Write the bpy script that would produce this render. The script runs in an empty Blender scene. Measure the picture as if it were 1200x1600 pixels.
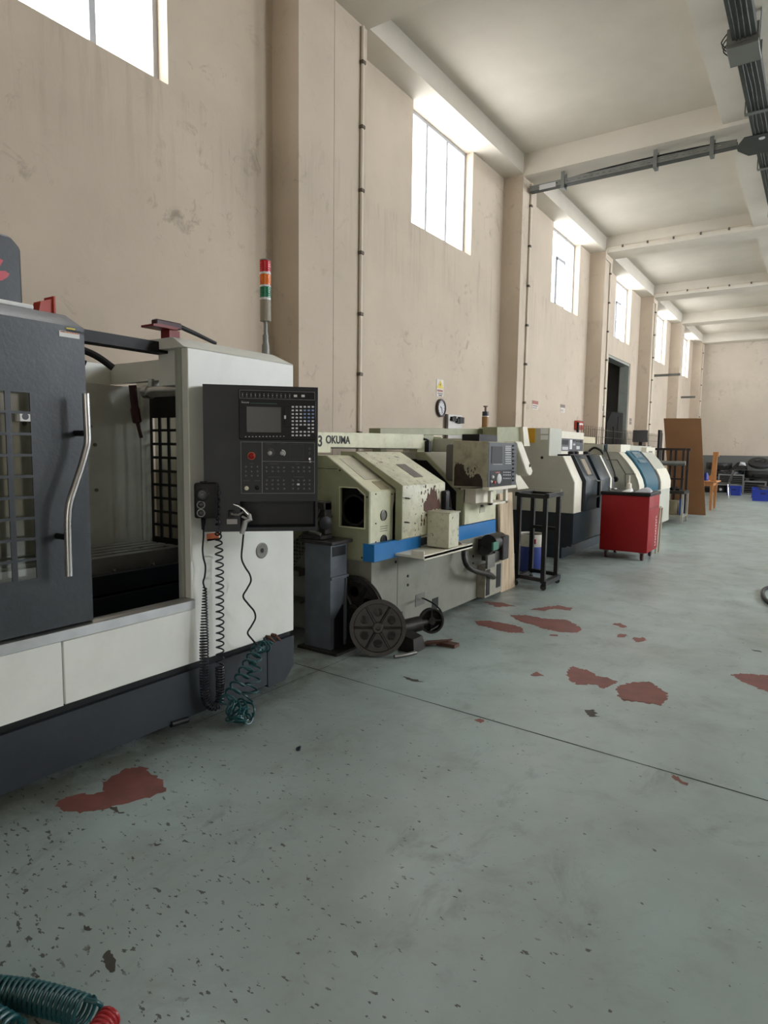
import bpy, bmesh, math, random
from mathutils import Vector, Matrix
import numpy as np
SC = bpy.context.scene
C = SC.collection
R = random.Random(7)
PI = math.pi

# ------------------------------------------------------------------ camera
YAW, PITCH, ROLL, FPX, EYE = .595507, -.0986498, .0129543, 1002.4, 1.5
_f = np.array([-math.sin(YAW)*math.cos(PITCH), math.cos(YAW)*math.cos(PITCH), math.sin(PITCH)])
_r0 = np.array([math.cos(YAW), math.sin(YAW), 0.])
_u0 = np.cross(_r0, _f)
_r = _r0*math.cos(ROLL)+_u0*math.sin(ROLL)
_u = -_r0*math.sin(ROLL)+_u0*math.cos(ROLL)
cam = bpy.data.cameras.new('camera'); co = bpy.data.objects.new('camera', cam); C.objects.link(co)
cam.sensor_fit = 'VERTICAL'; cam.sensor_height = 36; cam.lens = 36*FPX/1600; cam.clip_start = .05; cam.clip_end = 200
co.matrix_world = Matrix(((_r[0], _u[0], -_f[0], 0), (_r[1], _u[1], -_f[1], 0), (_r[2], _u[2], -_f[2], EYE), (0, 0, 0, 1)))
SC.camera = co

def at(x, y, ax, v):
    """the world point that the photograph shows at pixel x, y, on the plane where coordinate ax is v"""
    d = _r*(x-600)/FPX-_u*(y-800)/FPX+_f
    o = np.array([0, 0, EYE]); return Vector(o+d*((v-o[ax])/d[ax]))
def on_plane(x, y, p, n):
    d = Vector(_r*(x-600)/FPX-_u*(y-800)/FPX+_f); o = Vector((0, 0, EYE))
    return o+d*((p-o).dot(n)/d.dot(n))

# ------------------------------------------------------------------ light and exposure
WIN_L, WIN_R, FILL_B, SKY = 6.0, 27.0, 1.6, 1.5        # daylight in the windows, the added rear door and the sky
vs = SC.view_settings
SC.display_settings.display_device = 'sRGB'
vs.view_transform = 'Standard'; vs.look = 'None'; vs.gamma = 1; vs.use_curve_mapping = False; vs.exposure = .5
w = bpy.data.worlds.new('sky'); SC.world = w; w.use_nodes = True
w.node_tree.nodes['Background'].inputs[0].default_value = (.86, .93, 1, 1)
w.node_tree.nodes['Background'].inputs[1].default_value = SKY

# ------------------------------------------------------------------ materials
def lin(c):
    return tuple((v/12.92 if v <= .04045 else ((v+.055)/1.055)**2.4) for v in [q/255 for q in c])+(1,)
MATS = {}
class NT:
    def __init__(s, m): s.t = m.node_tree; s.n = s.t.nodes; s.l = s.t.links
    def node(s, kind, **kw):
        n = s.n.new(kind)
        for k, v in kw.items(): setattr(n, k, v)
        return n
    def link(s, a, b): s.l.new(a, b)
    def math(s, op, a, b=None, clamp=False):
        n = s.node('ShaderNodeMath', operation=op, use_clamp=clamp)
        for i, v in enumerate((a, b)):
            if v is None: continue
            if hasattr(v, 'links'): s.link(v, n.inputs[i])
            else: n.inputs[i].default_value = v
        return n.outputs[0]
    def mix(s, f, a, b, mode='MIX'):
        n = s.node('ShaderNodeMix', data_type='RGBA', blend_type=mode)
        for i, v in ((0, f), (6, a), (7, b)):
            if hasattr(v, 'links'): s.link(v, n.inputs[i])
            else: n.inputs[i].default_value = v
        return n.outputs[2]
    def noise(s, vec, scale, detail=4, rough=.55, dist=0):
        n = s.node('ShaderNodeTexNoise'); n.inputs['Scale'].default_value = scale; n.inputs['Detail'].default_value = detail
        n.inputs['Roughness'].default_value = rough; n.inputs['Distortion'].default_value = dist
        s.link(vec, n.inputs['Vector']); return n.outputs['Fac']
    def step(s, v, lo, hi):
        n = s.node('ShaderNodeMapRange'); n.clamp = True
        n.inputs[1].default_value = lo; n.inputs[2].default_value = hi; s.link(v, n.inputs[0]); return n.outputs[0]
def mat(name, col, rough=.5, metal=0, dirt=0, dirt_col=(70, 58, 45), scale=6, var=.06, bump=0, spec=.5, chips=0, chip_col=(60, 45, 38)):
    if name in MATS: return MATS[name]
    m = bpy.data.materials.new(name); m.use_nodes = True; t = NT(m); b = t.n['Principled BSDF']
    b.inputs['Roughness'].default_value = rough; b.inputs['Metallic'].default_value = metal; b.inputs['Specular IOR Level'].default_value = spec
    c = lin(col)
    g = t.node('ShaderNodeNewGeometry').outputs['Position']
    n1 = t.noise(g, scale, 5)
    dk = tuple(v*(1-var*2.2) for v in c[:3])+(1,); lt = tuple(min(1, v*(1+var)) for v in c[:3])+(1,)
    col_o = t.mix(t.step(n1, .3, .7), dk, lt)
    if dirt:
        n2 = t.noise(g, scale*1.7, 8, .7)
        col_o = t.mix(t.math('MULTIPLY', t.step(n2, .5, .75), dirt), col_o, lin(dirt_col))
    if chips:
        n3 = t.noise(g, scale*3.3, 6, .65)
        col_o = t.mix(t.step(n3, .72-chips, .74-chips), col_o, lin(chip_col))
    t.link(col_o, b.inputs['Base Color'])
    t.link(t.math('ADD', t.math('MULTIPLY', n1, .16), rough-.08), b.inputs['Roughness'])
    if bump:
        bn = t.node('ShaderNodeBump'); bn.inputs['Strength'].default_value = bump; bn.inputs['Distance'].default_value = .004
        t.link(t.noise(g, scale*9, 5), bn.inputs['Height']); t.link(bn.outputs[0], b.inputs['Normal'])
    MATS[name] = m; return m
def plain(name, col, rough=.5, metal=0, spec=.5):
    return mat(name, col, rough, metal, var=.02, spec=spec)
def emissive(name, col, k, base=(255, 255, 255)):
    m = bpy.data.materials.new(name); m.use_nodes = True; b = m.node_tree.nodes['Principled BSDF']
    b.inputs['Base Color'].default_value = lin(base); b.inputs['Emission Color'].default_value = lin(col); b.inputs['Emission Strength'].default_value = k
    b.inputs['Roughness'].default_value = .3
    MATS[name] = m; return m
def glass(name, col, k=.05):
    m = bpy.data.materials.new(name); m.use_nodes = True; t = NT(m); t.n.remove(t.n['Principled BSDF'])
    tr = t.node('ShaderNodeBsdfTransparent'); tr.inputs[0].default_value = lin(col)
    gl = t.node('ShaderNodeBsdfGlossy'); gl.inputs['Roughness'].default_value = .12
    mx = t.node('ShaderNodeMixShader'); mx.inputs[0].default_value = k; t.link(tr.outputs[0], mx.inputs[1]); t.link(gl.outputs[0], mx.inputs[2])
    t.link(mx.outputs[0], t.n['Material Output'].inputs[0]); return m

def wall_material(name, col, dado=None, stains=True):
    m = bpy.data.materials.new(name); m.use_nodes = True; t = NT(m); b = t.n['Principled BSDF']
    g = t.node('ShaderNodeNewGeometry').outputs['Position']
    sp = t.node('ShaderNodeSeparateXYZ'); t.link(g, sp.inputs[0])
    c = lin(col); n1 = t.noise(g, .9, 6, .6)
    o = t.mix(t.step(n1, .3, .7), tuple(v*.9 for v in c[:3])+(1,), tuple(v*1.05 for v in c[:3])+(1,))
    if stains:
        # dirty rubbed marks
        n2 = t.noise(g, 5.5, 9, .7, .6); n3 = t.noise(g, .8, 3)
        k = t.math('MULTIPLY', t.step(n2, .56, .72), t.step(n3, .45, .62))
        o = t.mix(t.math('MULTIPLY', k, .5), o, lin((96, 82, 68)))
        # rain streaks below the sills
        st = t.node('ShaderNodeMapping'); st.inputs['Scale'].default_value = (1, 5.5, .5); t.link(g, st.inputs[0])
        n4 = t.noise(st.outputs[0], 1.6, 6, .65)
        zf = t.math('MULTIPLY', t.step(sp.outputs[2], 3.2, 4.25), t.step(sp.outputs[2], 4.36, 4.3))
        o = t.mix(t.math('MULTIPLY', t.math('MULTIPLY', t.step(n4, .5, .72), zf), .3), o, lin((100, 90, 76)))
    if dado:
        o = t.mix(t.step(sp.outputs[2], dado[0]-.004, dado[0]+.004), lin(dado[1]), o)
    t.link(o, b.inputs['Base Color']); b.inputs['Roughness'].default_value = .75; b.inputs['Specular IOR Level'].default_value = .25
    bn = t.node('ShaderNodeBump'); bn.inputs['Strength'].default_value = .25; bn.inputs['Distance'].default_value = .012
    t.link(t.noise(g, 7, 8, .6), bn.inputs['Height']); t.link(bn.outputs[0], b.inputs['Normal'])
    return m

def floor_material():
    m = bpy.data.materials.new('painted concrete'); m.use_nodes = True; t = NT(m); b = t.n['Principled BSDF']
    g = t.node('ShaderNodeNewGeometry').outputs['Position']
    sp = t.node('ShaderNodeSeparateXYZ'); t.link(g, sp.inputs[0])
    n1 = t.noise(g, .9, 7, .62, .3); n2 = t.noise(g, 3.2, 8, .68, .4); n3 = t.noise(g, 16, 6, .6)
    o = t.mix(t.step(n1, .32, .68), lin((138, 148, 143)), lin((160, 176, 174)))
    o = t.mix(t.math('MULTIPLY', t.step(n2, .52, .75), .45), o, lin((112, 114, 104)))
    o = t.mix(t.math('MULTIPLY', t.step(n2, .44, .3), .3), o, lin((166, 176, 172)))
    # grimy smears
    mp = t.node('ShaderNodeMapping'); mp.inputs['Scale'].default_value = (1, .6, 1); mp.inputs['Location'].default_value = (3.1, 1.7, 0); t.link(g, mp.inputs[0])
    n4 = t.noise(mp.outputs[0], 4.6, 7, .7, .7); n5 = t.noise(g, 1.3, 3)
    o = t.mix(t.math('MULTIPLY', t.math('MULTIPLY', t.step(n4, .54, .76), t.step(n5, .42, .58)), .62), o, lin((84, 86, 80)))
    # darker, mottled tone towards the feet of the machines
    edge = t.step(sp.outputs[0], -2.25, -2.72)
    o = t.mix(t.math('MULTIPLY', t.math('MULTIPLY', edge, t.step(n2, .3, .6)), .75), o, lin((78, 76, 64)))
    # small chips in the paint, thick near the camera's end
    nn = t.noise(g, 7, 4, .5); mp2 = t.node('ShaderNodeMapping'); mp2.inputs['Rotation'].default_value = (0, 0, .7); mp2.inputs['Scale'].default_value = (1, 1.9, 1); t.link(g, mp2.inputs[0])
    n6 = t.noise(mp2.outputs[0], 26, 3, .55)
    near = t.math('MULTIPLY', t.step(sp.outputs[1], 3.3, .7), t.step(sp.outputs[0], .1, -1.7))
    th = t.math('SUBTRACT', n6, t.math('SUBTRACT', .69, t.math('MULTIPLY', near, .085)))
    chip = t.math('MULTIPLY', t.step(th, 0, .012), t.step(nn, .36, .5))
    o = t.mix(t.math('MULTIPLY', chip, .85), o, lin((66, 62, 55)))
    t.link(o, b.inputs['Base Color'])
    rg = t.math('ADD', t.math('MULTIPLY', n2, .36), .2)
    t.link(t.math('ADD', rg, t.math('MULTIPLY', chip, .3)), b.inputs['Roughness']); b.inputs['Specular IOR Level'].default_value = .55
    bn = t.node('ShaderNodeBump'); bn.inputs['Strength'].default_value = .22; bn.inputs['Distance'].default_value = .004
    t.link(t.math('ADD', t.math('MULTIPLY', n3, .5), n2), bn.inputs['Height']); t.link(bn.outputs[0], b.inputs['Normal'])
    return m

def wood(name, c1, c2, sc=(14, 14, 1.2), rough=.55):
    m = bpy.data.materials.new(name); m.use_nodes = True; t = NT(m); b = t.n['Principled BSDF']
    g = t.node('ShaderNodeNewGeometry').outputs['Position']
    mp = t.node('ShaderNodeMapping'); mp.inputs['Scale'].default_value = sc; t.link(g, mp.inputs[0])
    n = t.noise(mp.outputs[0], 2.0, 6, .6, .8)
    t.link(t.mix(t.step(n, .3, .7), lin(c1), lin(c2)), b.inputs['Base Color']); b.inputs['Roughness'].default_value = rough
    return m

WALL = wall_material('beige plaster', (198, 183, 164))
FARW = wall_material('beige plaster over grey dado', (196, 184, 168), (1.40, (104, 106, 104)), True)
CEIL = wall_material('white ceiling paint', (208, 200, 186), None, False)
FLOOR = floor_material()
WHITE = mat('white machine enamel', (222, 223, 215), .38, dirt=.12, dirt_col=(150, 140, 120), scale=3, var=.03)
GREYI = mat('light grey enamel', (158, 161, 152), .42, dirt=.15, scale=3, var=.05)
DARK = mat('dark grey enamel', (47, 52, 56), .42, scale=5, var=.1, bump=.25, dirt=.15, dirt_col=(92, 95, 98))
NAVYB = mat('blue black base enamel', (32, 38, 44), .45, scale=5, var=.08, dirt=.15, dirt_col=(70, 72, 70))
BLACK = mat('black plastic', (15, 15, 16), .5, scale=8, var=.1, spec=.35)
PANEL = mat('charcoal panel', (29, 32, 36), .5, scale=6, var=.05)
STEEL = mat('brushed stainless steel', (186, 186, 184), .3, 1, scale=9, var=.06)
DULL = mat('dull steel', (120, 118, 112), .5, .8, scale=9, var=.12, dirt=.3)
CHROME = plain('chrome', (205, 205, 205), .15, 1)
CREAM = mat('cream green machine enamel', (212, 210, 180), .42, dirt=.35, dirt_col=(128, 120, 92), scale=4, var=.05, chips=.02, chip_col=(96, 80, 66))
CREAMC = mat('peeling cream enamel', (210, 208, 182), .45, dirt=.55, dirt_col=(132, 118, 96), scale=8, var=.06, chips=.1, chip_col=(88, 66, 56))
OLIVE = mat('pale olive enamel', (152, 153, 124), .45, dirt=.3, dirt_col=(100, 98, 76), scale=4, var=.06, chips=.02)
GREYG = mat('grey green bed casting', (132, 132, 120), .5, dirt=.3, dirt_col=(84, 80, 68), scale=4, var=.07)
BLUE = mat('blue enamel stripe', (22, 112, 176), .4, dirt=.12, dirt_col=(30, 60, 90), scale=6, var=.06, chips=.02, chip_col=(40, 50, 60))
RED = plain('red paint', (142, 4, 10), .5, 0, .35)
REDD = plain('deep red paint', (120, 24, 26), .5)
REDO = plain('orange red paint', (176, 62, 44), .5)
INK = plain('black ink', (20, 20, 20), .6)
WPRINT = plain('white print', (225, 225, 222), .6)
LGREY = plain('pale grey plastic', (196, 196, 196), .5)
RUST = mat('rusty brown', (92, 62, 50), .8, dirt=.4, dirt_col=(50, 36, 30), scale=9, var=.14)
CHIPR = mat('exposed red primer', (126, 76, 68), .55, scale=8, var=.14, dirt=.35, dirt_col=(92, 66, 58))
CHIPD = mat('exposed dark concrete', (74, 70, 62), .7, scale=8, var=.12)
JOINT = plain('dark joint', (40, 40, 38), .9)  # dark colour of the floor joints and panel seams
GREYP = mat('grey hammered paint', (84, 90, 96), .45, scale=7, var=.12, dirt=.3, dirt_col=(52, 52, 50))
OILY = mat('oily dark iron', (50, 48, 46), .42, .5, scale=10, var=.2, dirt=.5, dirt_col=(84, 78, 68))
NAVY = mat('navy enamel', (28, 42, 50), .4, scale=4, var=.07, dirt=.12, dirt_col=(88, 96, 100))
NAVYD = mat('dark navy enamel', (22, 28, 36), .5, scale=4, var=.07)
PUTTY = mat('putty grey enamel', (184, 184, 170), .45, dirt=.18, dirt_col=(138, 126, 102), scale=3, var=.04)
IVORY = mat('ivory enamel', (222, 216, 198), .45, dirt=.3, dirt_col=(190, 166, 112), scale=5, var=.03)
TEAL = mat('teal blue enamel', (12, 86, 108), .38, scale=4, var=.06)
GALV = mat('galvanised steel', (128, 130, 126), .5, .55, scale=6, var=.1)
TRAYM = mat('dusty dark tray', (74, 76, 72), .6, .2, scale=7, var=.15)
FRAMEW = plain('window frame paint', (176, 178, 182), .5)
CONDM = plain('cream conduit', (214, 202, 184), .5)
BROWN = mat('brown hardboard', (122, 84, 48), .6, scale=2, var=.05)
PALEW = wood('pale plank', (176, 152, 122), (214, 194, 166))
ORANW = wood('varnished pine', (160, 102, 56), (196, 138, 84))
BLUEP = mat('blue plastic', (28, 54, 150), .45, scale=6, var=.08)
TEALH = plain('teal hose', (22, 74, 78), .35)
PANE = emissive('bright daylight pane', (250, 252, 255), WIN_L)
PANER = emissive('daylight pane', (238, 245, 255), WIN_R)
FILLB = emissive('glowing fill strip', (255, 250, 243), FILL_B)
CLEAR = glass('clear window', (205, 208, 204))
SCREEN = plain('dark screen', (62, 62, 60), .3)

# ------------------------------------------------------------------ mesh building
WLOC = {}
class B:
    def __init__(s, M=None): s.bm = bmesh.new(); s.M = M
    def _faces(s, vs): return list({f for v in vs for f in v.link_faces})
    def box(s, x0, x1, y0, y1, z0, z1, bev=0, seg=1):
        r = bmesh.ops.create_cube(s.bm, size=1); vs = r['verts']
        for v in vs: v.co = Vector(((x0+x1)/2+v.co.x*(x1-x0), (y0+y1)/2+v.co.y*(y1-y0), (z0+z1)/2+v.co.z*(z1-z0)))
        if bev:
            es = list({e for v in vs for e in v.link_edges})
            bmesh.ops.bevel(s.bm, geom=es, offset=bev, segments=seg, affect='EDGES', profile=.5)
        return s
    def prism(s, pts, ax, lo, hi, bev=0):
        """pts in the two axes other than ax (in x, y, z order), extruded along ax"""
        def P(a, b, c): return Vector(((c, a, b), (a, c, b), (a, b, c))[ax])
        n = len(pts)
        v0 = [s.bm.verts.new(P(a, b, lo)) for a, b in pts]; v1 = [s.bm.verts.new(P(a, b, hi)) for a, b in pts]
        fs = [s.bm.faces.new(v0), s.bm.faces.new(v1[::-1])]
        for i in range(n): fs.append(s.bm.faces.new((v0[i], v1[i], v1[(i+1) % n], v0[(i+1) % n])))
        bmesh.ops.recalc_face_normals(s.bm, faces=fs)
        if bev: bmesh.ops.bevel(s.bm, geom=list({e for f in fs for e in f.edges}), offset=bev, segments=1, affect='EDGES')
        return s
    def hull(s, pts):
        vs = [s.bm.verts.new(p) for p in pts]; bmesh.ops.convex_hull(s.bm, input=vs); return s
    def tube(s, pts, r, seg=8, cap=True):
        pts = [Vector(p) for p in pts]; rings = []; n = len(pts)
        up = None
        for i, p in enumerate(pts):
            d = (pts[min(i+1, n-1)]-pts[max(i-1, 0)]).normalized()
            if up is None: up = d.orthogonal().normalized()
            a = (up-d*up.dot(d)); a = a.normalized() if a.length > 1e-6 else d.orthogonal().normalized(); up = a; b = d.cross(a)
            rr = r[i] if isinstance(r, (list, tuple)) else r
            rings.append([s.bm.verts.new(p+a*rr*math.cos(2*PI*k/seg)+b*rr*math.sin(2*PI*k/seg)) for k in range(seg)])
        fs = []
        for i in range(n-1):
            for k in range(seg):
                f = s.bm.faces.new((rings[i][k], rings[i][(k+1) % seg], rings[i+1][(k+1) % seg], rings[i+1][k])); f.smooth = seg > 6; fs.append(f)
        if cap:
            for rg in (rings[0][::-1], rings[-1]): s.bm.faces.new([s.bm.verts.new(v.co) for v in rg])
        return s
    def cyl(s, p0, p1, r, r1=None, seg=20):
        return s.tube([p0, p1], [r, r if r1 is None else r1], seg)
    def lathe(s, c, axis, prof, seg=32):
        """prof: (distance along axis, radius)"""
        c = Vector(c); ax = Vector(axis).normalized(); a = ax.orthogonal().normalized(); b = ax.cross(a); rings = []
        for t, r in prof: rings.append([s.bm.verts.new(c+ax*t+(a*math.cos(2*PI*k/seg)+b*math.sin(2*PI*k/seg))*max(r, 1e-4)) for k in range(seg)])
        fs = []
        for i in range(len(prof)-1):
            for k in range(seg):
                f = s.bm.faces.new((rings[i][k], rings[i][(k+1) % seg], rings[i+1][(k+1) % seg], rings[i+1][k])); f.smooth = True; fs.append(f)
        for q in (rings[0], rings[-1]): fs.append(s.bm.faces.new(q))
        bmesh.ops.recalc_face_normals(s.bm, faces=fs); return s
    def poly(s, pts, mi=0):
        f = s.bm.faces.new([s.bm.verts.new(p) for p in pts]); f.material_index = mi; return s
    def text(s, body, size, mtx, depth=.001, bold=0, font_scale=1.0):
        cu = bpy.data.curves.new('lettering', 'FONT'); cu.body = body; cu.size = size; cu.extrude = depth; cu.offset = bold; cu.align_x = 'LEFT'
        o = bpy.data.objects.new('lettering', cu); C.objects.link(o)
        dg = bpy.context.evaluated_depsgraph_get(); me = bpy.data.meshes.new_from_object(o.evaluated_get(dg))
        bpy.data.objects.remove(o); bpy.data.curves.remove(cu)
        me.transform(Matrix(mtx) @ Matrix.Diagonal((font_scale, 1, 1, 1))); s.bm.from_mesh(me); bpy.data.meshes.remove(me); return s
    def build(s, name, m, parent=None, kind=None, smooth=False, loc=None):
        if s.M is not None: s.bm.transform(s.M)
        cs = [v.co for v in s.bm.verts]
        lo = Vector([min(c[i] for c in cs) for i in range(3)]); hi = Vector([max(c[i] for c in cs) for i in range(3)])
        o0 = Vector(((lo.x+hi.x)/2, (lo.y+hi.y)/2, lo.z)) if loc is None else Vector(loc)
        bmesh.ops.translate(s.bm, verts=s.bm.verts, vec=-o0)
        me = bpy.data.meshes.new(name); s.bm.to_mesh(me); s.bm.free()
        for q in (m if isinstance(m, (list, tuple)) else [m]): me.materials.append(q)
        if smooth:
            for p in me.polygons: p.use_smooth = True
        me.set_sharp_from_angle(angle=math.radians(40))
        o = bpy.data.objects.new(name, me); C.objects.link(o)
        WLOC[o.name] = o0
        if parent is not None: o.parent = parent; o.location = o0-WLOC[parent.name]
        else: o.location = o0
        if kind: o['kind'] = kind
        return o
def struct(name, b, m): return b.build(name, m, None, 'structure')
def tag(o, label, cat, group=None):
    o['label'] = label; o['category'] = cat
    if group: o['group'] = group
    return o
def thing(name, label, cat, loc, group=None):
    o = bpy.data.objects.new(name, None); o.empty_display_size = .1; C.objects.link(o); o.location = loc; WLOC[o.name] = Vector(loc)
    return tag(o, label, cat, group)
def lab(o, s): o['label'] = s; return o
def dup(root, loc, label=None, rotz=0):
    r = root.copy(); C.objects.link(r); r.location = loc; WLOC[r.name] = Vector(loc)
    if rotz: r.rotation_euler = (0, 0, rotz)
    if label: r['label'] = label
    for ch in list(root.children):
        c = ch.copy(); C.objects.link(c); c.parent = r
        for g in ch.children:
            d = g.copy(); C.objects.link(d); d.parent = c
    return r
def smooth_path(pts, n=8):
    pts = [Vector(p) for p in pts]; out = []
    for i in range(len(pts)-1):
        p0, p1, p2, p3 = pts[max(i-1, 0)], pts[i], pts[i+1], pts[min(i+2, len(pts)-1)]
        for k in range(n):
            t = k/n
            out.append(.5*((2*p1)+(p2-p0)*t+(2*p0-5*p1+4*p2-p3)*t*t+(3*p1-p0-3*p2+p3)*t**3))
    out.append(pts[-1]); return out
def coil(path, rad, turns, seg=14):
    """a helix wound round a path"""
    path = [Vector(p) for p in path]; L = [0]
    for a, b in zip(path, path[1:]): L.append(L[-1]+(b-a).length)
    n = int(turns*seg); out = []; up = None
    for k in range(n+1):
        d = L[-1]*k/n; i = 0
        while i < len(path)-2 and L[i+1] < d: i += 1
        a, b = path[i], path[i+1]; t = (d-L[i])/max(1e-6, L[i+1]-L[i]); p = a+(b-a)*t; tg = (b-a).normalized()
        if up is None: up = tg.orthogonal().normalized()
        q = (up-tg*up.dot(tg)); q.normalize(); up = q; v = tg.cross(q)
        rr = rad(k/n) if callable(rad) else rad
        out.append(p+q*rr*math.cos(2*PI*k/seg)+v*rr*math.sin(2*PI*k/seg))
    return out
def frame_matrix(o, ex, ey, ez):
    return Matrix(((ex[0], ey[0], ez[0], o[0]), (ex[1], ey[1], ez[1], o[1]), (ex[2], ey[2], ez[2], o[2]), (0, 0, 0, 1)))
FACE_X = lambda x, y, z: frame_matrix((x, y, z), (0, 1, 0), (0, 0, 1), (1, 0, 0))      # writing on a face that looks towards +X
FACE_Y = lambda x, y, z: frame_matrix((x, y, z), (1, 0, 0), (0, 0, 1), (0, -1, 0))     # writing on a face that looks towards -Y

# ================================================================== THE HALL
XW, XP, YE, XR, YB = -4.45, -4.12, 28.6, 8.0, -5.0
ZB, ZC = 5.78, 6.07
# ---- floor with its bare patches and joints in the same mesh
fb = B()
fb.poly([(-8, YB, 0), (XR, YB, 0), (XR, YE+.3, 0), (-8, YE+.3, 0)])
def patch(pts, f, mi, z=.0006):
    out = []
    w3 = [at(*f(x, y), 2, 0) for x, y in pts]; n = len(w3)
    for i in range(n):                                       # ragged outline
        a, b = w3[i], w3[(i+1) % n]; k = max(3, min(16, int((b-a).length/.016)))
        for j in range(k):
            p = a.lerp(b, j/k); e = min(.013, (b-a).length*.16)
            out.append((p.x+R.uniform(-e, e), p.y+R.uniform(-e, e), z))
    fb.poly(out if (Vector(out[1])-Vector(out[0])).cross(Vector(out[2])-Vector(out[1])).z is None else out, mi)
h2 = lambda x, y: (600+x/2, 900+y/2)
h6 = lambda x, y: (x/2.667, 1000+y/2.667)
for pts in ([(285, 140), (330, 140), (380, 148), (430, 160), (435, 178), (390, 178), (340, 165), (300, 155)],
            [(392, 122), (440, 122), (500, 133), (570, 137), (600, 152), (622, 168), (600, 178), (550, 176), (510, 168), (460, 152), (420, 140)],
            [(715, 150), (740, 147), (765, 160), (740, 162)], [(730, 182), (760, 182), (755, 192), (735, 192)],
            [(775, 192), (810, 192), (820, 200), (800, 208), (785, 206)],
            [(568, 303), (590, 280), (610, 290), (640, 295), (665, 312), (700, 318), (728, 330), (710, 345), (680, 353), (660, 338), (600, 340), (580, 322)],
            [(727, 345), (770, 333), (830, 330), (855, 345), (880, 362), (888, 385), (860, 404), (800, 395), (745, 390), (728, 365)],
            [(1085, 308), (1110, 304), (1160, 308), (1200, 310), (1260, 322), (1260, 375), (1190, 360), (1130, 335)],
            [(895, 618), (915, 625), (950, 655), (925, 650)], [(283, 450), (300, 446), (315, 452), (300, 460)],
            [(455, 310), (480, 299), (500, 312), (470, 314)], [(310, 80), (360, 82), (415, 95), (350, 97)],
            [(455, 105), (500, 97), (545, 92), (588, 100), (580, 108), (530, 103), (500, 110)], [(515, 183), (545, 182), (545, 188), (520, 188)]):
    patch(pts, h2, 1)
patch([(230, 690), (260, 662), (330, 645), (425, 640), (440, 585), (520, 540), (600, 525), (640, 560), (690, 600), (690, 630), (640, 650), (560, 670), (490, 690), (430, 705), (350, 720), (270, 720)], h6, 1)
for pts in ([(430, 1310), (450, 1295), (475, 1310), (485, 1350), (470, 1390), (445, 1375), (428, 1345)], [(135, 1400), (160, 1395), (168, 1405), (150, 1412)],
            [(345, 1190), (370, 1195), (385, 1205), (370, 1215), (350, 1210)], [(640, 855), (670, 848), (680, 853), (650, 860)], [(455, 695), (480, 700), (520, 722), (500, 725)]):
    patch(pts, h6, 2)
for pts in ([(625, 420), (655, 418), (672, 440), (640, 440)], [(60, 315), (75, 318), (125, 330), (100, 332)], [(1150, 230), (1175, 233), (1180, 238), (1158, 236)]):
    patch(pts, h2, 2)
def joint(x0, y0, x1, y1, wd=.011):
    d = Vector((x1-x0, y1-y0, 0)).normalized(); nrm = Vector((-d.y, d.x, 0))
    pts = []; n = 40
    for i in range(n+1):
        p = Vector((x0, y0, .0009)).lerp(Vector((x1, y1, .0009)), i/n); pts.append((p, wd*R.uniform(.35, 1.0)))
    for (a, wa), (b, wb) in zip(pts, pts[1:]): fb.poly([a-nrm*wa*.5, b-nrm*wb*.5, b+nrm*wb*.5, a+nrm*wa*.5], 3)
joint(-4.3, 3.32, 7.9, 2.79); joint(-2.72, 2.2, -2.72, 4.2, .005); joint(-2.0, 8.05, 7.9, 7.9, .004); joint(-1.2, 11.9, 7.9, 11.7, .005)
fo = fb.build('floor', [FLOOR, CHIPR, CHIPD, JOINT], None, 'structure', loc=(0, 0, 0))
for p in fo.data.polygons:
    if p.normal.z < 0: p.flip()

# ---- walls with openings
def wall_boxes(b, ax, lo, hi, a0, a1, z0, z1, holes):
    """a slab across axis ax, cut round its holes (a0, a1, z0, z1)"""
    cuts = sorted({a0, a1, *[h[0] for h in holes], *[h[1] for h in holes]})
    for u, v in zip(cuts, cuts[1:]):
        zs = [z0]
        for h in sorted([h for h in holes if h[0] <= u+1e-6 and h[1] >= v-1e-6], key=lambda h: h[2]): zs += [h[2], h[3]]
        zs.append(z1)
        for p, q in zip(zs[::2], zs[1::2]):
            if q-p > 1e-4:
                if ax == 0: b.box(lo, hi, u, v, p, q)
                else: b.box(u, v, lo, hi, p, q)
ZW0, ZW1 = 4.33, 5.78
WINS = [(1.80, 3.46), (7.10, 8.75), (12.13, 13.75), (16.62, 18.16), (21.35, 22.85), (25.75, 27.25)]
DOOR = (16.15, 18.40, 0, 3.86)
b = B(); wall_boxes(b, 0, XW-.28, XW, YB, YE+.3, 0, ZC, [(a, c, ZW0, ZW1) for a, c in WINS]+[DOOR]); struct('wall_left', b, WALL)
b = B().box(XW, XR, YE, YE+.3, 0, ZC); struct('wall_back', b, FARW)
RW = [(y, y+1.7) for y in (7.05, 11.8, 16.4, 21.2, 25.6)]
b = B(); wall_boxes(b, 0, XR, XR+.28, YB, YE+.3, 0, ZC, [(a, c, 3.3, 5.75) for a, c in RW]); struct('wall_right', b, WALL)
b = B(); wall_boxes(b, 1, YB-.28, YB, XW, XR, 0, ZC, [(1.5, 5.5, 0.02, 4.2)]); struct('wall_front', b, WALL)
struct('ceiling', B().box(XW-.28, XR+.28, YB-.28, YE+.3, ZC, ZC+.2), CEIL)

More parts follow.
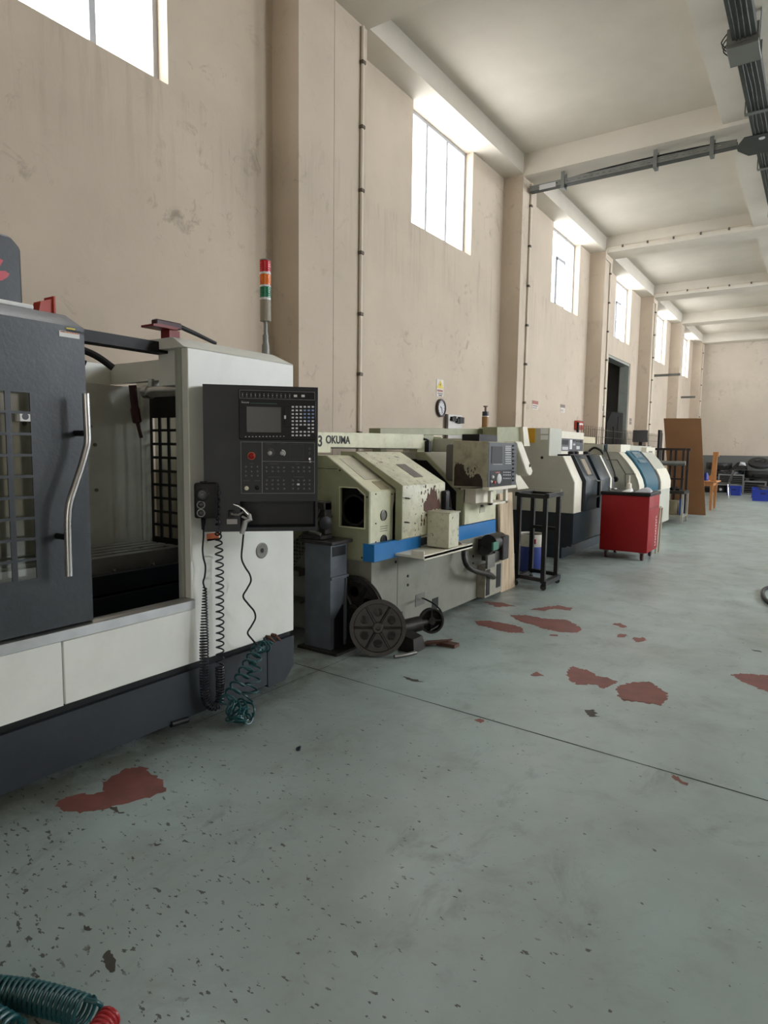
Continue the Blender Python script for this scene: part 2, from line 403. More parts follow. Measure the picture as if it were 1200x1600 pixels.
# ---- windows: a frame, mullions and panes each
def window(n, y0, y1, z0, z1, x, pane, style):
    e = bpy.data.objects.new('window_%d' % n, None); C.objects.link(e); e.location = (x, (y0+y1)/2, z0); e['kind'] = 'structure'; WLOC[e.name] = e.location.copy()
    f = B(); t = .045
    f.box(x-.03, x+.03, y0, y0+t, z0, z1); f.box(x-.03, x+.03, y1-t, y1, z0, z1); f.box(x-.03, x+.03, y0+t, y1-t, z0, z0+t); f.box(x-.03, x+.03, y0+t, y1-t, z1-t, z1)
    f.build('window_frame', FRAMEW, e)
    w3 = (y1-y0)/3
    for k in (1, 2):
        B().box(x-.025, x+.025, y0+w3*k-.025, y0+w3*k+.025, z0+t, z1-t).build('mullion', FRAMEW, e)
    if style == 2:                                      # the middle light opens below a transom
        s = B(); ya, yb = y0+w3+.025, y0+2*w3-.025; zt = z0+(z1-z0)*.66
        s.box(x-.02, x+.04, ya, yb, zt-.03, zt+.03); s.box(x-.02, x+.04, ya, ya+.04, z0+t, zt); s.box(x-.02, x+.04, yb-.04, yb, z0+t, zt); s.box(x-.02, x+.04, ya, yb, z0+t, z0+t+.04)
        s.box(x+.04, x+.07, ya+.005, ya+.025, z0+.42, z0+.5)
        s.build('casement', FRAMEW, e)
    for k in range(3):
        B().box(x-.012, x-.004, y0+w3*k+.01, y0+w3*(k+1)-.01, z0+.01, z1-.01).build('pane', pane, e)
for i, (a, c) in enumerate(WINS): window(i+1, a, c, ZW0, ZW1, XW-.15, PANE, 2 if i in (2, 3) else 1)
for i, (a, c) in enumerate(RW): window(i+7, a, c, 3.3, 5.75, XR+.12, PANER, 1)
# unseen goods door added behind the camera to brighten the hall, its glowing fill strip full of daylight
e = bpy.data.objects.new('added_light_door', None); C.objects.link(e); e.location = (3.5, YB-.1, 0); e['kind'] = 'structure'; WLOC[e.name] = e.location.copy()
for k in range(5): B().box(1.55+k*.79, 1.55+k*.79+.77, YB-.12, YB-.1, .05, 4.17).build('strip', FILLB, e)

# ---- pillars, beams
PIL = [(9.83, 10.40), (14.45, 15.03), (19.22, 19.80), (23.55, 24.12), (28.02, 28.6)]
b = B().box(XW, XP, 4.62, 5.13, 0, ZB).box(XW, XP, 5.136, 5.66, 0, ZB).box(XW, XP-.012, 5.12, 5.14, 0, ZB); struct('pillar', b, WALL)
b = B().box(XW, XP, -.5, .05, 0, ZB); struct('pillar', b, WALL)
for a, c in PIL: struct('pillar', B().box(XW, XP, a, c, 0, ZB), WALL)
struct('ceiling_beam', B().box(XW, XP, YB, YE, ZB, ZC), CEIL)
struct('ceiling_beam', B().box(-1.36, -.45, YB, YE, ZB+.015, ZC), CEIL)
struct('ceiling_beam', B().box(3.6, 4.4, YB, YE, ZB+.015, ZC), CEIL)
for a, c in [(-.5, .05), (4.62, 5.66)]+PIL: struct('ceiling_beam', B().box(XP, XR, a, c, ZB-.035, ZC), CEIL)

# ---- the passage beyond the tall doorway
b = B().box(-8, XW-.28, DOOR[0]-.6, DOOR[0]-.5, 0, 4.2).box(-8, XW-.28, DOOR[1]+.5, DOOR[1]+.6, 0, 4.2).box(-8, -7.9, DOOR[0]-.6, DOOR[1]+.6, 0, 4.2).box(-6.9, XW-.28, DOOR[0]-.6, DOOR[1]+.6, 4.1, 4.2)  # roof stops short at the far end, shaped to let sky light in
struct('wall_passage', b, mat('dim grey plaster', (112, 106, 98), .8))
b = B().box(XW-.26, XW-.02, DOOR[0], DOOR[0]+.05, 0, 3.86).box(XW-.26, XW-.02, DOOR[1]-.05, DOOR[1], 0, 3.86).box(XW-.26, XW-.02, DOOR[0]+.05, DOOR[1]-.05, 3.8, 3.86)
struct('door_1', b, GREYI)

# ================================================================== MACHINING CENTRE (white and dark grey, near the camera)
XF = -2.70
vm = thing('machining_center', 'large white and dark grey machining centre with its sliding door open, beside the first pillar', 'milling machine', (-3.45, 1.7, 0))
b = B(); b.prism([(-4.3, .31), (-4.3, 0.03), (-2.76, 0.03), (XF, .06), (XF, .31)], 1, .25, 2.74)
b.hull([(x, y, z) for x, y, z in [(-4.3, 2.75, .31), (XF, 2.75, .31), (XF, 2.98, .31), (-4.3, 2.98, .31), (-4.3, 2.75, .03), (XF, 2.75, .04), (XF, 2.9, .04), (XF, 2.98, .12), (-4.3, 2.98, .03)]])
b.box(-4.2, -2.85, .35, 2.9, 0, .03)
bs = b.build('base', NAVYB, vm)
b = B().box(XF-.02, XF+.001, 2.745, 2.75, .05, .305); b.build('base_seam', BLACK, bs); B().box(-4.25, XF-.025, .26, 2.97, .311, .36).build('shadow_gap', BLACK, bs)
b = B().tube([at(267, 1133, 0, XF+.001)+Vector((0, 0, .004)), at(293, 1124, 0, XF+.001)], .016, 10); b.build('lifting_slot', BLACK, bs)
b = B().prism([(.25, .35), (1.478, .35), (1.478, .64), (.25, .64)], 0, XF-.04, XF); b.box(-4.25, XF-.06, .25, 1.478, .35, .4); lab(b.build('lower_panel', WHITE, vm), 'white lower panel below the door')
# the big white sheet right of the opening: one L-shaped front
b = B().prism([(1.486, .35), (2.98, .345), (2.98, 2.0), (2.185, 2.0), (2.185, .64), (1.486, .64)], 0, XF-.05, XF, .004)
b.build('front_panel', WHITE, vm)
b = B().box(XF-.075, XF-.05, 2.165, 2.19, .66, 2.0); b.build('opening_frame', GREYI, vm)
wall_boxes(b := B(), 1, 2.93, 2.98, -4.2, XF-.05, .33, 2.0, [(-4.15, -3.1, .8, 1.74)]); b.build('side_panel', WHITE, vm)
b = B().hull([(x, y, z) for z, x0, x1, y0, y1 in [(2.0, -3.06, XF, 2.165, 2.98), (2.055, -3.06, XF-.09, 2.165, 2.90)] for x in (x0, x1) for y in (y0, y1)])
b.build('roof', WHITE, vm); B().box(-2.98, -2.76, 2.22, 2.42, 1.82, 2.0).build('hood_box', WHITE, vm)
b = B().prism([(XF-.05, .645), (XF+.012, .645), (XF+.012, .69), (XF-.004, .70), (XF-.05, .70)], 1, .25, 2.197); b.build('door_rail', STEEL, vm)
# inside
b = B().box(-4.02, -3.98, .3, 2.88, .33, 1.9).box(-3.98, -3.975, .5, 2.7, 1.475, 1.487).box(-3.98, -3.972, 2.8, 2.83, .4, 1.88); bk = b.build('back_panel', mat('pale grey inner panel', (192, 192, 182), .4, dirt=.15, scale=3, var=.05), vm)
for y, z in ((2.42, 1.62), (2.45, 1.2), (2.45, 1.5), (2.0, 1.62)): B().cyl((-3.975, y, z), (-3.965, y, z), .012, seg=8).build('bolt', DULL, bk)
b = B().box(-4.12, -3.0, 2.66, 2.72, 1.92, 2.05); b.build('top_beam', WHITE, vm)
b = B().box(-4.2, -4.1, .4, 2.66, 1.91, 2.05); b.build('top_beam', WHITE, vm)
b = B().box(-2.99, -2.9, .3, 2.55, 1.985, 2.04); b.build('top_track', BLACK, vm)
b = B().tube(smooth_path([(-3.9, 1.3, 2.05), (-3.86, 1.7, 2.10), (-3.8, 2.05, 2.11), (-3.75, 2.3, 2.06), (-3.7, 2.42, 1.98)]), .022).tube(smooth_path([(-3.95, 1.3, 2.03), (-3.92, 1.8, 2.07), (-3.86, 2.1, 2.06), (-3.8, 2.3, 2.0)]), .018); b.build('cable_loop', BLACK, vm)
b = B().cyl((-3.66, 2.66, 1.85), (-2.85, 2.66, 1.85), .036).cyl((-3.71, 2.66, 1.85), (-3.66, 2.66, 1.85), .045); b.box(-3.66, -3.62, 2.64, 2.70, 1.88, 1.93); b.build('lamp_tube', STEEL, vm)
b = B().tube(smooth_path([at(207, 602, 0, -3.8), at(211, 640, 0, -3.8), at(215, 662, 0, -3.8), at(221, 684, 0, -3.8)]), [.025]*8+[.03]*8+[.012]*9); b.build('coolant_nozzle', plain('dark maroon', (58, 22, 26), .5), vm)
# the side wall with its window of small lights
GY = 2.9
def lattice(b, ax, c0, c1, a0, a1, z0, z1, na, nz, pa, pz, oa, oz, wa, wz):
    """a plate a0..a1 by z0..z1 with na by nz openings of wa by wz, first opening at oa, oz"""
    wall_boxes(b, ax, c0, c1, a0, a1, z0, z1, [(oa+i*pa, oa+i*pa+wa, oz+k*pz, oz+k*pz+wz) for i in range(na) for k in range(nz)])
b = B(); lattice(b, 1, 2.90, 2.908, -4.02, XF-.12, .4, 1.88, 9, 9, .0985, .0965, -3.985, .845, .07, .078); sw = b.build('side_window', BLACK, vm)
b = B().box(-4.0, -3.08, 2.935, 2.94, .83, 1.72); b.build('side_pane', CLEAR, sw)
# table and its covers
b = B()
tz = .855
for i in range(5): b.box(-3.82+i*.095, -3.82+i*.095+.068, .75, 2.68, tz-.03, tz)
b.box(-3.82, -3.372, .75, 2.68, tz-.09, tz-.03); b.build('work_table', STEEL, vm)
b = B().box(-3.8, -3.3, .6, 2.7, .66, tz-.09).box(-3.8, -3.24, .5, 2.72, .33, .66); b.box(-3.8, -3.23, .5, 2.72, .64, .66); b.build('saddle_cover', NAVYD, vm)
for px in ((177, 891), (237, 881)): p = at(*px, 0, -3.235); B().cyl(p, p+Vector((.02, 0, 0)), .008, seg=8).build('stop_pin', CHROME, vm)
b = B().box(-3.24, XF-.05, .3, 2.85, .36, .4).hull([(-2.76, 2.2, .7), (-2.76, 2.85, .7), (-3.2, 2.2, .5), (-3.2, 2.85, .5), (-2.76, 2.2, .4), (-2.76, 2.85, .4), (-3.2, 2.2, .4), (-3.2, 2.85, .4)]); b.build('chip_trough', BLACK, vm)
# spindle column cover
b = B().prism([(.62, 2.06), (1.63, 2.06), (1.63, 2.42), (1.585, 2.465), (.62, 2.50)], 0, -3.7, -3.2, .01); hd = b.build('column_cover', DARK, vm)
p0 = at(0, 404, 0, -3.198); k = .0019
b = B()
for q in ([(-30, 412), (-3, 402), (5, 407), (0, 416), (-10, 424), (-30, 428)], [(-30, 432), (-6, 424), (8, 423), (15, 428), (12, 433), (4, 438), (-30, 442)]): b.poly([at(x, y, 0, -3.198) for x, y in q])
lab(b.build('red_emblem', plain('crimson print', (186, 24, 48), .4), hd), 'crimson brush stroke emblem')
# sliding door
DZ0, DZ1 = .705, 2.005
dx0, dx1 = XF-.045, XF-.002
b = B(); wall_boxes(b, 0, dx0, dx1, .35, 1.632, DZ0, DZ1, [(.99, 1.41, .91, 1.74)]); lattice(b, 0, dx1-.007, dx1, .99, 1.41, .91, 1.74, 4, 9, .0985, .0868, 1.3105-3*.0985, .938, .076, .076)
b.hull([(x, y, z) for z, x0, x1, y1 in [(DZ1, dx0-.25, dx1, 1.632), (2.065, dx0-.25, dx1-.09, 1.60)] for x in (x0, x1) for y in (.35, y1)])
b.box(dx0-.06, dx0, 1.6, 1.632, DZ0, DZ1)
dr = b.build('sliding_door', DARK, vm)
b = B().box(dx0-.006, dx0-.002, .98, 1.42, .92, 1.73); b.build('door_pane', glass('smoky pane', (232, 234, 230), .16), dr)
b = B()
pts = [(134, 615), (135.5, 650), (137, 688), (134, 705), (127, 730), (117, 760), (109, 785), (106, 810), (106.5, 850), (108, 900)]
hp = smooth_path([at(x, y, 0, XF+.085) for x, y in pts], 5)
b.tube(hp, .0155, 12); lab(b.build('door_handle', STEEL, dr), 'curved stainless steel pull handle')
for q in ((136, 677), (106.5, 840)):
    p = at(*q, 0, XF+.085); B().cyl(Vector((XF-.01, p.y, p.z)), p, .013, seg=12).build('handle_post', BLACK, dr)
def plate(name, px, x, m, parent, lbl=None, t=.002):
    """a flat label on a face that looks towards +X; px = x0, y0, x1, y1 in the photograph"""
    a, c = at(px[0], px[1], 0, x), at(px[2], px[3], 0, x)
    o = B().box(x-.001, x+t, a.y, c.y, min(a.z, c.z), max(a.z, c.z)).build(name, m, parent)
    return lab(o, lbl) if lbl else o
wl = plate('warning_label', (92, 516, 124, 530), dx1, WPRINT, dr, 'white and orange warning label')
a = at(94, 517, 0, dx1+.002); c = at(123, 523, 0, dx1+.002)
b = B().box(dx1+.001, dx1+.003, a.y, c.y, c.z, a.z); b.text('', .01, FACE_X(0, 0, 0)) if 0 else None; b.build('warning_band', plain('orange print', (206, 116, 66), .6), dr)
b = B().text('WARNING', .0175, FACE_X(dx1+.0032, a.y+.026, c.z+.004), .0004).poly([(dx1+.0034, a.y+.003, c.z+.004), (dx1+.0034, a.y+.021, c.z+.004), (dx1+.0034, a.y+.012, a.z-.003)]); b.build('warning_lettering', INK, dr)
plate('yellow_label', (103, 511.5, 117, 516), dx1, plain('yellow print', (226, 206, 70), .6), dr)
q = B().box(dx1-.045, dx1-.001, 1.345, 1.388, 1.592, 1.63); st = q.build('dial_sticker', WPRINT, dr)
b = B().cyl((dx1-.002, 1.366, 1.611), (dx1+.001, 1.366, 1.611), .013); b.build('dial', plain('dial grey', (70, 72, 74)), dr)
# round port, label, fittings on the white sheet
p = at(409, 860, 0, XF); b = B().lathe(p, (1, 0, 0), [(0, .047), (.004, .047), (.006, .04), (.002, .03), (.004, .014), (.001, .012)], 28); lab(b.build('round_port', DULL, vm), 'round dull steel port')
b = B().cyl(p, p+Vector((.0055, 0, 0)), .012, seg=16); b.build('port_hole', BLACK, vm)
ol = plate('orange_label', (323, 834, 342, 843), XF, plain('orange label', (214, 110, 60), .6), vm)
plate('white_label', (323, 843, 342, 846), XF, WPRINT, vm)
for q in ((416, 995), (425, 992)):
    p = at(*q, 0, XF); b = B(); b.cyl(p, p+Vector((.03, 0, 0)), .012, seg=8); b.cyl(p+Vector((.03, 0, 0)), p+Vector((.05, .02, -.03)), .008, seg=8); b.build('air_fitting', RUST, vm)
# signal tower
sx, sy = -2.88, 2.915
zt = at(414, 405, 0, sx).z; z0 = 2.05; H = zt-z0
yy = lambda py: at(414, py, 0, sx).z
sy = at(415, 520, 0, sx).y
b = B().cyl((sx, sy, z0-.005), (sx, sy, yy(538)), .026, .022).cyl((sx, sy, yy(540)), (sx, sy, yy(523)), .018).cyl((sx, sy, yy(523)), (sx, sy, yy(500)), .0115); 
tw = b.build('signal_tower', GALV, vm)
B().cyl((sx, sy, yy(502)), (sx, sy, yy(469)), .033).build('tower_body', mat('warm grey plastic', (150, 142, 126)), tw)
for y0, y1, m, nm in ((426, 408, (196, 22, 40), 'red_lens'), (446, 429.5, (234, 112, 20), 'amber_lens'), (465.5, 449, (8, 118, 84), 'green_lens')):
    mm = plain(nm, m, .18); mm.node_tree.nodes['Principled BSDF'].inputs['Coat Weight'].default_value = .4
    b = B(); n = 5
    for k in range(n):
        a, c = yy(y0)+(yy(y1)-yy(y0))*k/n, yy(y0)+(yy(y1)-yy(y0))*(k+1)/n
        b.lathe((sx, sy, a), (0, 0, 1), [(0, .033), ((c-a)*.5, .0345), (c-a, .033)], 24)
    b.build(nm, mm, tw)
for y0, y1 in ((429.5, 426), (449, 446), (469, 465.5)): B().cyl((sx, sy, yy(y0)), (sx, sy, yy(y1)), .0325).build('lens_ring', WPRINT, tw)
B().lathe((sx, sy, yy(408)), (0, 0, 1), [(0, .034), (.006, .033), (.011, .02)], 24).build('tower_cap', GALV, tw)

# ---- swung operator panel
PA = at(318, 715, 0, -2.62); PU = Vector((.70134, .71281, 0)).normalized(); PN = Vector((PU.y, -PU.x, 0)); PZ = Vector((0, 0, 1))
def puv(zx, zy):
    q = on_plane(280+zx/5, 580+zy/5, PA, PN)-PA; return q.dot(PU), q.z
PM = frame_matrix(PA, PU, PZ, PN)                          # x across the panel, y up, z out of it
u0, v1 = puv(190, 96); u1, _ = puv(1084, 130); _, v0 = puv(215, 1256); v1b = puv(1084, 130)[1]
def pb(): return B(PM)
# cabinet with its tray recess at the bottom
ra, rt = puv(476, 1018); rb_, rb2 = puv(1064, 1216)
b = pb(); wall_boxes(b, 2, 0, 0, 0, 0, 0, 0, []) if 0 else None
b.box(0, u1, rt, (v1+v1b)/2, -.16, 0).box(0, ra, v0, rt, -.16, 0).box(rb_, u1, v0, rt, -.16, 0).box(ra, rb_, v0, rb2, -.16, 0).box(ra, rb_, rb2, rt, -.16, -.13)
pn = b.build('control_panel', PANEL, vm)
def prect(zx0, zy0, zx1, zy1): a = puv(zx0, zy0); c = puv(zx1, zy1); return min(a[0], c[0]), max(a[0], c[0]), min(a[1], c[1]), max(a[1], c[1])
def pframe(name, r, t, wd, m, out=.0012):
    x0, x1, y0, y1 = r; b = pb(); b.box(x0, x1, y0, y0+wd, t, t+out).box(x0, x1, y1-wd, y1, t, t+out).box(x0, x0+wd, y0+wd, y1-wd, t, t+out).box(x1-wd, x1, y0+wd, y1-wd, t, t+out); return b
r = prect(464, 140, 1066, 540); b = pb().box(*r, 0, .012, .003); b.build('screen_unit', BLACK, pn)
GREYL = plain('grey line', (150, 152, 154), .6)
b = pframe('', prect(472, 147, 1058, 228), .012, .0015, GREYL)
r = prect(480, 550, 1058, 955); x0, x1, y0, y1 = r
for a in (pframe('', r, .0005, .0018, GREYL),): pass
a.build('button_panel_border', GREYL, pn)
q = prect(645, 550, 651, 950); a = pb().box(q[0], q[1], q[2], q[3], 0, .0015); q = prect(650, 703, 1056, 708); a.box(q[0], q[1], q[2]-.0005, q[3]+.0005, 0, .0015); a.build('button_panel_divider', GREYL, pn)
b.build('indicator_border', GREYL, pn)
q = prect(527, 277, 795, 480); pb().box(*q, .012, .0145).build('screen', SCREEN, pn)
q = prect(487, 243, 762, 262); b = pb().box(q[0]+.045, q[1], q[2]+.002, q[3]-.002, .012, .0135); b.build('green_strip', plain('green strip', (36, 82, 66)), pn)
b = pb()
for k, (w_, h_) in enumerate(((.007, .009), (.006, .006), (.0055, .006), (.006, .006), (.0055, .006))): b.box(q[0]+.001+k*.0078, q[0]+.001+k*.0078+w_, q[2]+.004, q[2]+.0052, .012, .0134).box(q[0]+.001+k*.0078, q[0]+.003+k*.0078, q[2]+.0052, q[2]+.004+h_, .012, .0134).box(q[0]+.0035+k*.0078, q[0]+.001+k*.0078+w_, q[2]+.003+h_, q[2]+.004+h_, .012, .0134)
b.build('maker_lettering', WPRINT, pn)
q = prect(820, 278, 868, 440); pb().box(*q, .012, .016, .002).build('card_door', BLACK, pn); q = prect(819, 346, 833, 374); pb().box(*q, .016, .018).build('door_latch', WPRINT, pn)
b = pb()
for i in range(12): q = puv(520+i*27, 512-i*.3); b.box(q[0]-.0035, q[0]+.0035, q[1]-.0018, q[1]+.0018, .012, .0145)
b.build('soft_key_row', LGREY, pn)
b = pb()
for i in range(12): q = puv(495+i*33.4, 185+i*.9); b.cyl((q[0], q[1], .012), (q[0], q[1], .0145), .0028, seg=10); b.box(q[0]-.004, q[0]+.004, q[1]-.0095, q[1]-.0082, .012, .0127); b.box(q[0]-.004, q[0]+.004, q[1]+.0078, q[1]+.0088, .012, .0127)
b.build('indicator_row', LGREY, pn)
for i, m in ((0, WPRINT), (1, WPRINT), (2, BLACK)):
    q = puv(907+i*59, 195); pb().box(q[0]-.0085, q[0]+.0085, q[1]-.006, q[1]+.006, .012, .017, .001).build('square_button', m, pn)
b1, b2 = pb(), pb()
for rr in range(9):
    for c_ in range(6):
        if (rr == 6 and c_ in (2, 3)) or (rr == 8 and c_ == 5): continue
        q = puv(886+c_*31.2, 280+rr*27.7); t = b2 if (c_ > 2 and 1 <= rr <= 3) or (rr == 4 and c_ == 4) else b1
        t.box(q[0]-.0058, q[0]+.0058, q[1]-.0042, q[1]+.0042, .012, .0165, .0006)
lab(b1.build('keypad', plain('pale key', (244, 242, 246)), pn), 'pale keys of the operator keypad'); lab(b2.build('blue_keypad', plain('blue grey key', (160, 178, 226)), pn), 'blue grey keys of the operator keypad')
b = pb()
for rr in range(9):
    for c_ in range(6):
        if (rr == 6 and c_ in (2, 3)) or (rr == 8 and c_ == 5): continue
        q = puv(886+c_*31.2, 280+rr*27.7); b.box(q[0]-.002, q[0]+.002, q[1]-.0008, q[1]+.0008, .0163, .0169)
b.build('key_print', plain('key print', (90, 90, 110)), pn)
q = puv(565, 662); o = (q[0], q[1], 0)
b = pb().lathe(o, (0, 0, 1), [(0, .0205), (.006, .0195)], 28); b.build('emergency_ring', plain('amber ring', (214, 118, 62)), pn)
b = pb().lathe(o, (0, 0, 1), [(.006, .012), (.016, .012), (.017, .0165), (.024, .0168), (.028, .012)], 28); lab(b.build('emergency_button', RED, pn), 'red mushroom emergency stop button')
q = puv(716, 632); b = pb().lathe((q[0], q[1], 0), (0, 0, 1), [(0, .022), (.0015, .0215)], 28); b.build('dial_plate', plain('dial plate', (58, 58, 60)), pn)
for x in (708, 804): q = puv(x, 640); b = pb(); b.lathe((q[0], q[1], 0), (0, 0, 1), [(0, .0118), (.012, .011), (.0135, .009)], 24); b.box(q[0]-.0015, q[0]+.0015, q[1], q[1]+.0105, .0135, .015); b.build('rotary_knob', plain('knob grey', (176, 176, 172)), pn)
q = puv(804, 640); b = pb()
for k in range(14):
    a0, a1 = -1.0+k*.19, -1.0+(k+1)*.19
    b.poly([(q[0]+.0135*math.cos(a0), q[1]+.0135*math.sin(a0), .002), (q[0]+.0185*math.cos(a0), q[1]+.0185*math.sin(a0), .002), (q[0]+.0185*math.cos(a1), q[1]+.0185*math.sin(a1), .002), (q[0]+.0135*math.cos(a1), q[1]+.0135*math.sin(a1), .002)])
b.build('knob_scale', WPRINT, pn)
pframe('', prect(862, 570, 970, 690), .0005, .0012, GREYL).build('counter_window', plain('dim line', (70, 70, 72)), pn)
for zx, zy in ((1018, 605), (1018, 640)): q = puv(zx, zy); pb().lathe((q[0], q[1], 0), (0, 0, 1), [(0, .008), (.006, .0075)], 16).build('toggle_switch', plain('toggle dark', (62, 64, 66)), pn)
q = puv(1020, 685); b = pb().lathe((q[0], q[1], 0), (0, 0, 1), [(0, .008), (.005, .007)], 16); b.box(q[0]-.002, q[0]+.002, q[1]-.006, q[1]+.006, .005, .022); b.box(q[0]-.004, q[0]+.006, q[1]-.02, q[1]-.008, .02, .022); lab(b.build('key_switch', CHROME, pn), 'chrome key in its switch')
PK = plain('grey icon key', (176, 178, 180)); BK = plain('dark key cap', (52, 54, 58))
bk2 = pb()
def icon(zx, zy, w=.006, h=.0045):
    q = puv(zx, zy); pb().box(q[0]-w*1.1, q[0]+w*1.1, q[1]-h*1.2, q[1]+h*1.2, 0, .002).build('icon_key', BK, pn)
    for k in range(3): a = R.uniform(-w*.7, w*.3); c = -h*.7+k*h*.6; bk2.box(q[0]+a, q[0]+a+R.uniform(.35, .8)*w, q[1]+c, q[1]+c+h*.3, .002, .0027)
for y in (752, 782): [icon(x, y) for x in (683, 729, 773, 818, 888, 932, 975, 1018)]
for y in (853, 884, 918): [icon(x, y) for x in (683, 729, 773, 818, 888, 975, 1018)]
icon(932, 853); icon(932, 918)
for y in (747, 783, 817): [icon(x, y, .005) for x in (521, 566, 612)]
bk2.build('icon_print', PK, pn)
q = puv(930, 884); pb().box(q[0]-.007, q[0]+.007, q[1]-.005, q[1]+.005, 0, .004, .001).build('lit_key', WPRINT, pn)
b = pb()
for zx, zy, n in ((735, 724, 6), (925, 724, 3), (745, 826, 8), (935, 826, 7), (565, 722, 3), (525, 855, 4), (610, 855, 4), (700, 568, 4), (810, 568, 3)):
    q = puv(zx, zy); b.box(q[0]-.004*n, q[0]+.004*n, q[1]-.0008, q[1]+.0008, 0, .0012)
b.build('caption_print', plain('dim print', (96, 98, 100)), pn)
q = puv(526, 914); b = pb().lathe((q[0], q[1], 0), (0, 0, 1), [(0, .0115), (.005, .011), (.006, .009)], 24); lab(b.build('start_button', plain('cream button', (228, 222, 200), .35), pn), 'cream round push button')
q = puv(610, 910); b = pb().lathe((q[0], q[1], 0), (0, 0, 1), [(0, .0115), (.012, .0105), (.014, .008)], 24); lab(b.build('hold_button', BLACK, pn), 'black round push button')
q = prect(372, 1156, 454, 1194); pb().box(*q, 0, .002).build('rating_plate', plain('plate silver', (176, 172, 170), .4), pn)

# ---- hand pendant and its coiled cable
def pp(zx, zy, d=0): u, v = puv(zx, zy); return PA+PU*u+PZ*v+PN*d
hc = pp(175, 1005, .0)
hw = thing('hand_pendant', 'black handwheel pendant clipped on the white cabinet beside the operator panel', 'remote control', tuple(pp(178, 1140)))
x0, x1, y0, y1 = prect(121, 868, 232, 1142)
x1 = x0+.115
b = pb().box(x0, x1, y0, y1, .003, .055, .012, 2); b.build('case', BLACK, hw)
cx = (x0+x1)/2
b = pb().box(cx-.03, cx+.01, y1-.002, y1+.006, .01, .04, .003); b.build('hook', BLACK, hw)
q = puv(203, 960); b = pb().lathe((q[0]-.008, q[1], .055), (0, 0, 1), [(0, .034), (.012, .033), (.016, .026), (.016, .014), (.03, .012), (.031, .0)], 28); b.build('handwheel', plain('wheel black', (34, 34, 36), .35), hw)
for zy in (1037, 1100):
    q = puv(177, zy); b = pb().lathe((q[0], q[1], .055), (0, 0, 1), [(0, .021), (.003, .021), (.003, .017), (.0012, .017)], 24); b.build('selector_ring', GALV, hw)
    b = pb().lathe((q[0], q[1], .055), (0, 0, 1), [(.0, .016), (.01, .013), (.012, .01)], 20); b.build('selector_knob', plain('selector black', (44, 44, 46), .35), hw)
XC = XF+.055
P = lambda x, y, X=XC: at(x, y, 0, X)
b = B().tube([pp(190, 1140, .03), P(318, 826)], .011, 10); b.build('cable_gland', BLACK, hw)
wig = [(318, 820), (318, 838), (316.5, 858), (318, 872), (321, 885), (320, 900), (317.5, 910), (321, 922)]
b = B().tube(smooth_path([P(*q) for q in wig], 5), .0048, 8)
cl = lambda k: .008+.014*min(1, k*3.2)
path = smooth_path([P(320, 918), P(319.5, 960), P(319, 1000), P(319, 1040), P(320, 1080), P(325, 1098), P(334, 1104), P(342, 1098), P(344, 1080), P(343.5, 1040, XC+.01)], 6)
b.tube(coil(path, cl, 62, 10), .0042, 6)
path = smooth_path([P(343.5, 1040, XC+.01), P(344, 1000, XC), P(343.5, 940), P(343, 880), P(341, 838), pp(305, 1180, .028), pp(303, 1090, .028), pp(305, 1020, .012), pp(305, 948, .008)], 6)
b.tube(coil(path, lambda k: .020 if k < .62 else .02-.013*min(1, (k-.62)*4), 26, 12), .0046, 6)
b.cyl(pp(305, 955, .012), pp(305, 935, .012), .012)
b.build('coiled_cable', plain('cable black blue', (20, 22, 34), .35), hw)

# ---- air blow gun on its hook
ag = thing('air_gun', 'silver air blow gun hanging from the operator panel, its thin black hose below', 'air gun', tuple(pp(510, 1262)))
G = lambda x, y, d=.04: pp(x, y, d)
b = B().tube([G(490, 1262), G(505, 1215), G(520, 1160)], [.013, .014, .013], 10).tube([G(520, 1165), G(555, 1150), G(545, 1110)], [.012, .014, .012], 10); b.build('grip', plain('silver paint', (170, 170, 168), .4, .5), ag)
b = B().tube([G(558, 1158), G(490, 1128)], .0075, 8).tube([G(552, 1122), G(500, 1070), G(465, 1048), G(425, 1034)], [.012, .009, .006, .003], 10); b.build('nozzle', CHROME, ag)
b = B().tube([G(500, 1095), G(465, 1116, .03), G(430, 1118, .015), G(408, 1108, .026)], .006, 8); b.build('lever', plain('silver paint', (170, 170, 168)), ag)
b = B(PM).box(puv(385, 1110)[0], puv(430, 1110)[0], puv(400, 1140)[1], puv(400, 1085)[1], .001, .02, .003); b.build('hook', BLACK, ag)
hz = [(381, 828), (379, 850), (377.5, 872), (383, 886), (390, 897), (392, 908), (386, 920), (380, 932), (388, 944), (397, 955), (399, 966), (393, 978), (387, 989), (394, 999), (402, 1008)]
b = B().tube(smooth_path([G(500, 1255)]+[P(x, y, XF+.12) for x, y in hz], 6), .0052, 8); b.build('hose', BLACK, ag)

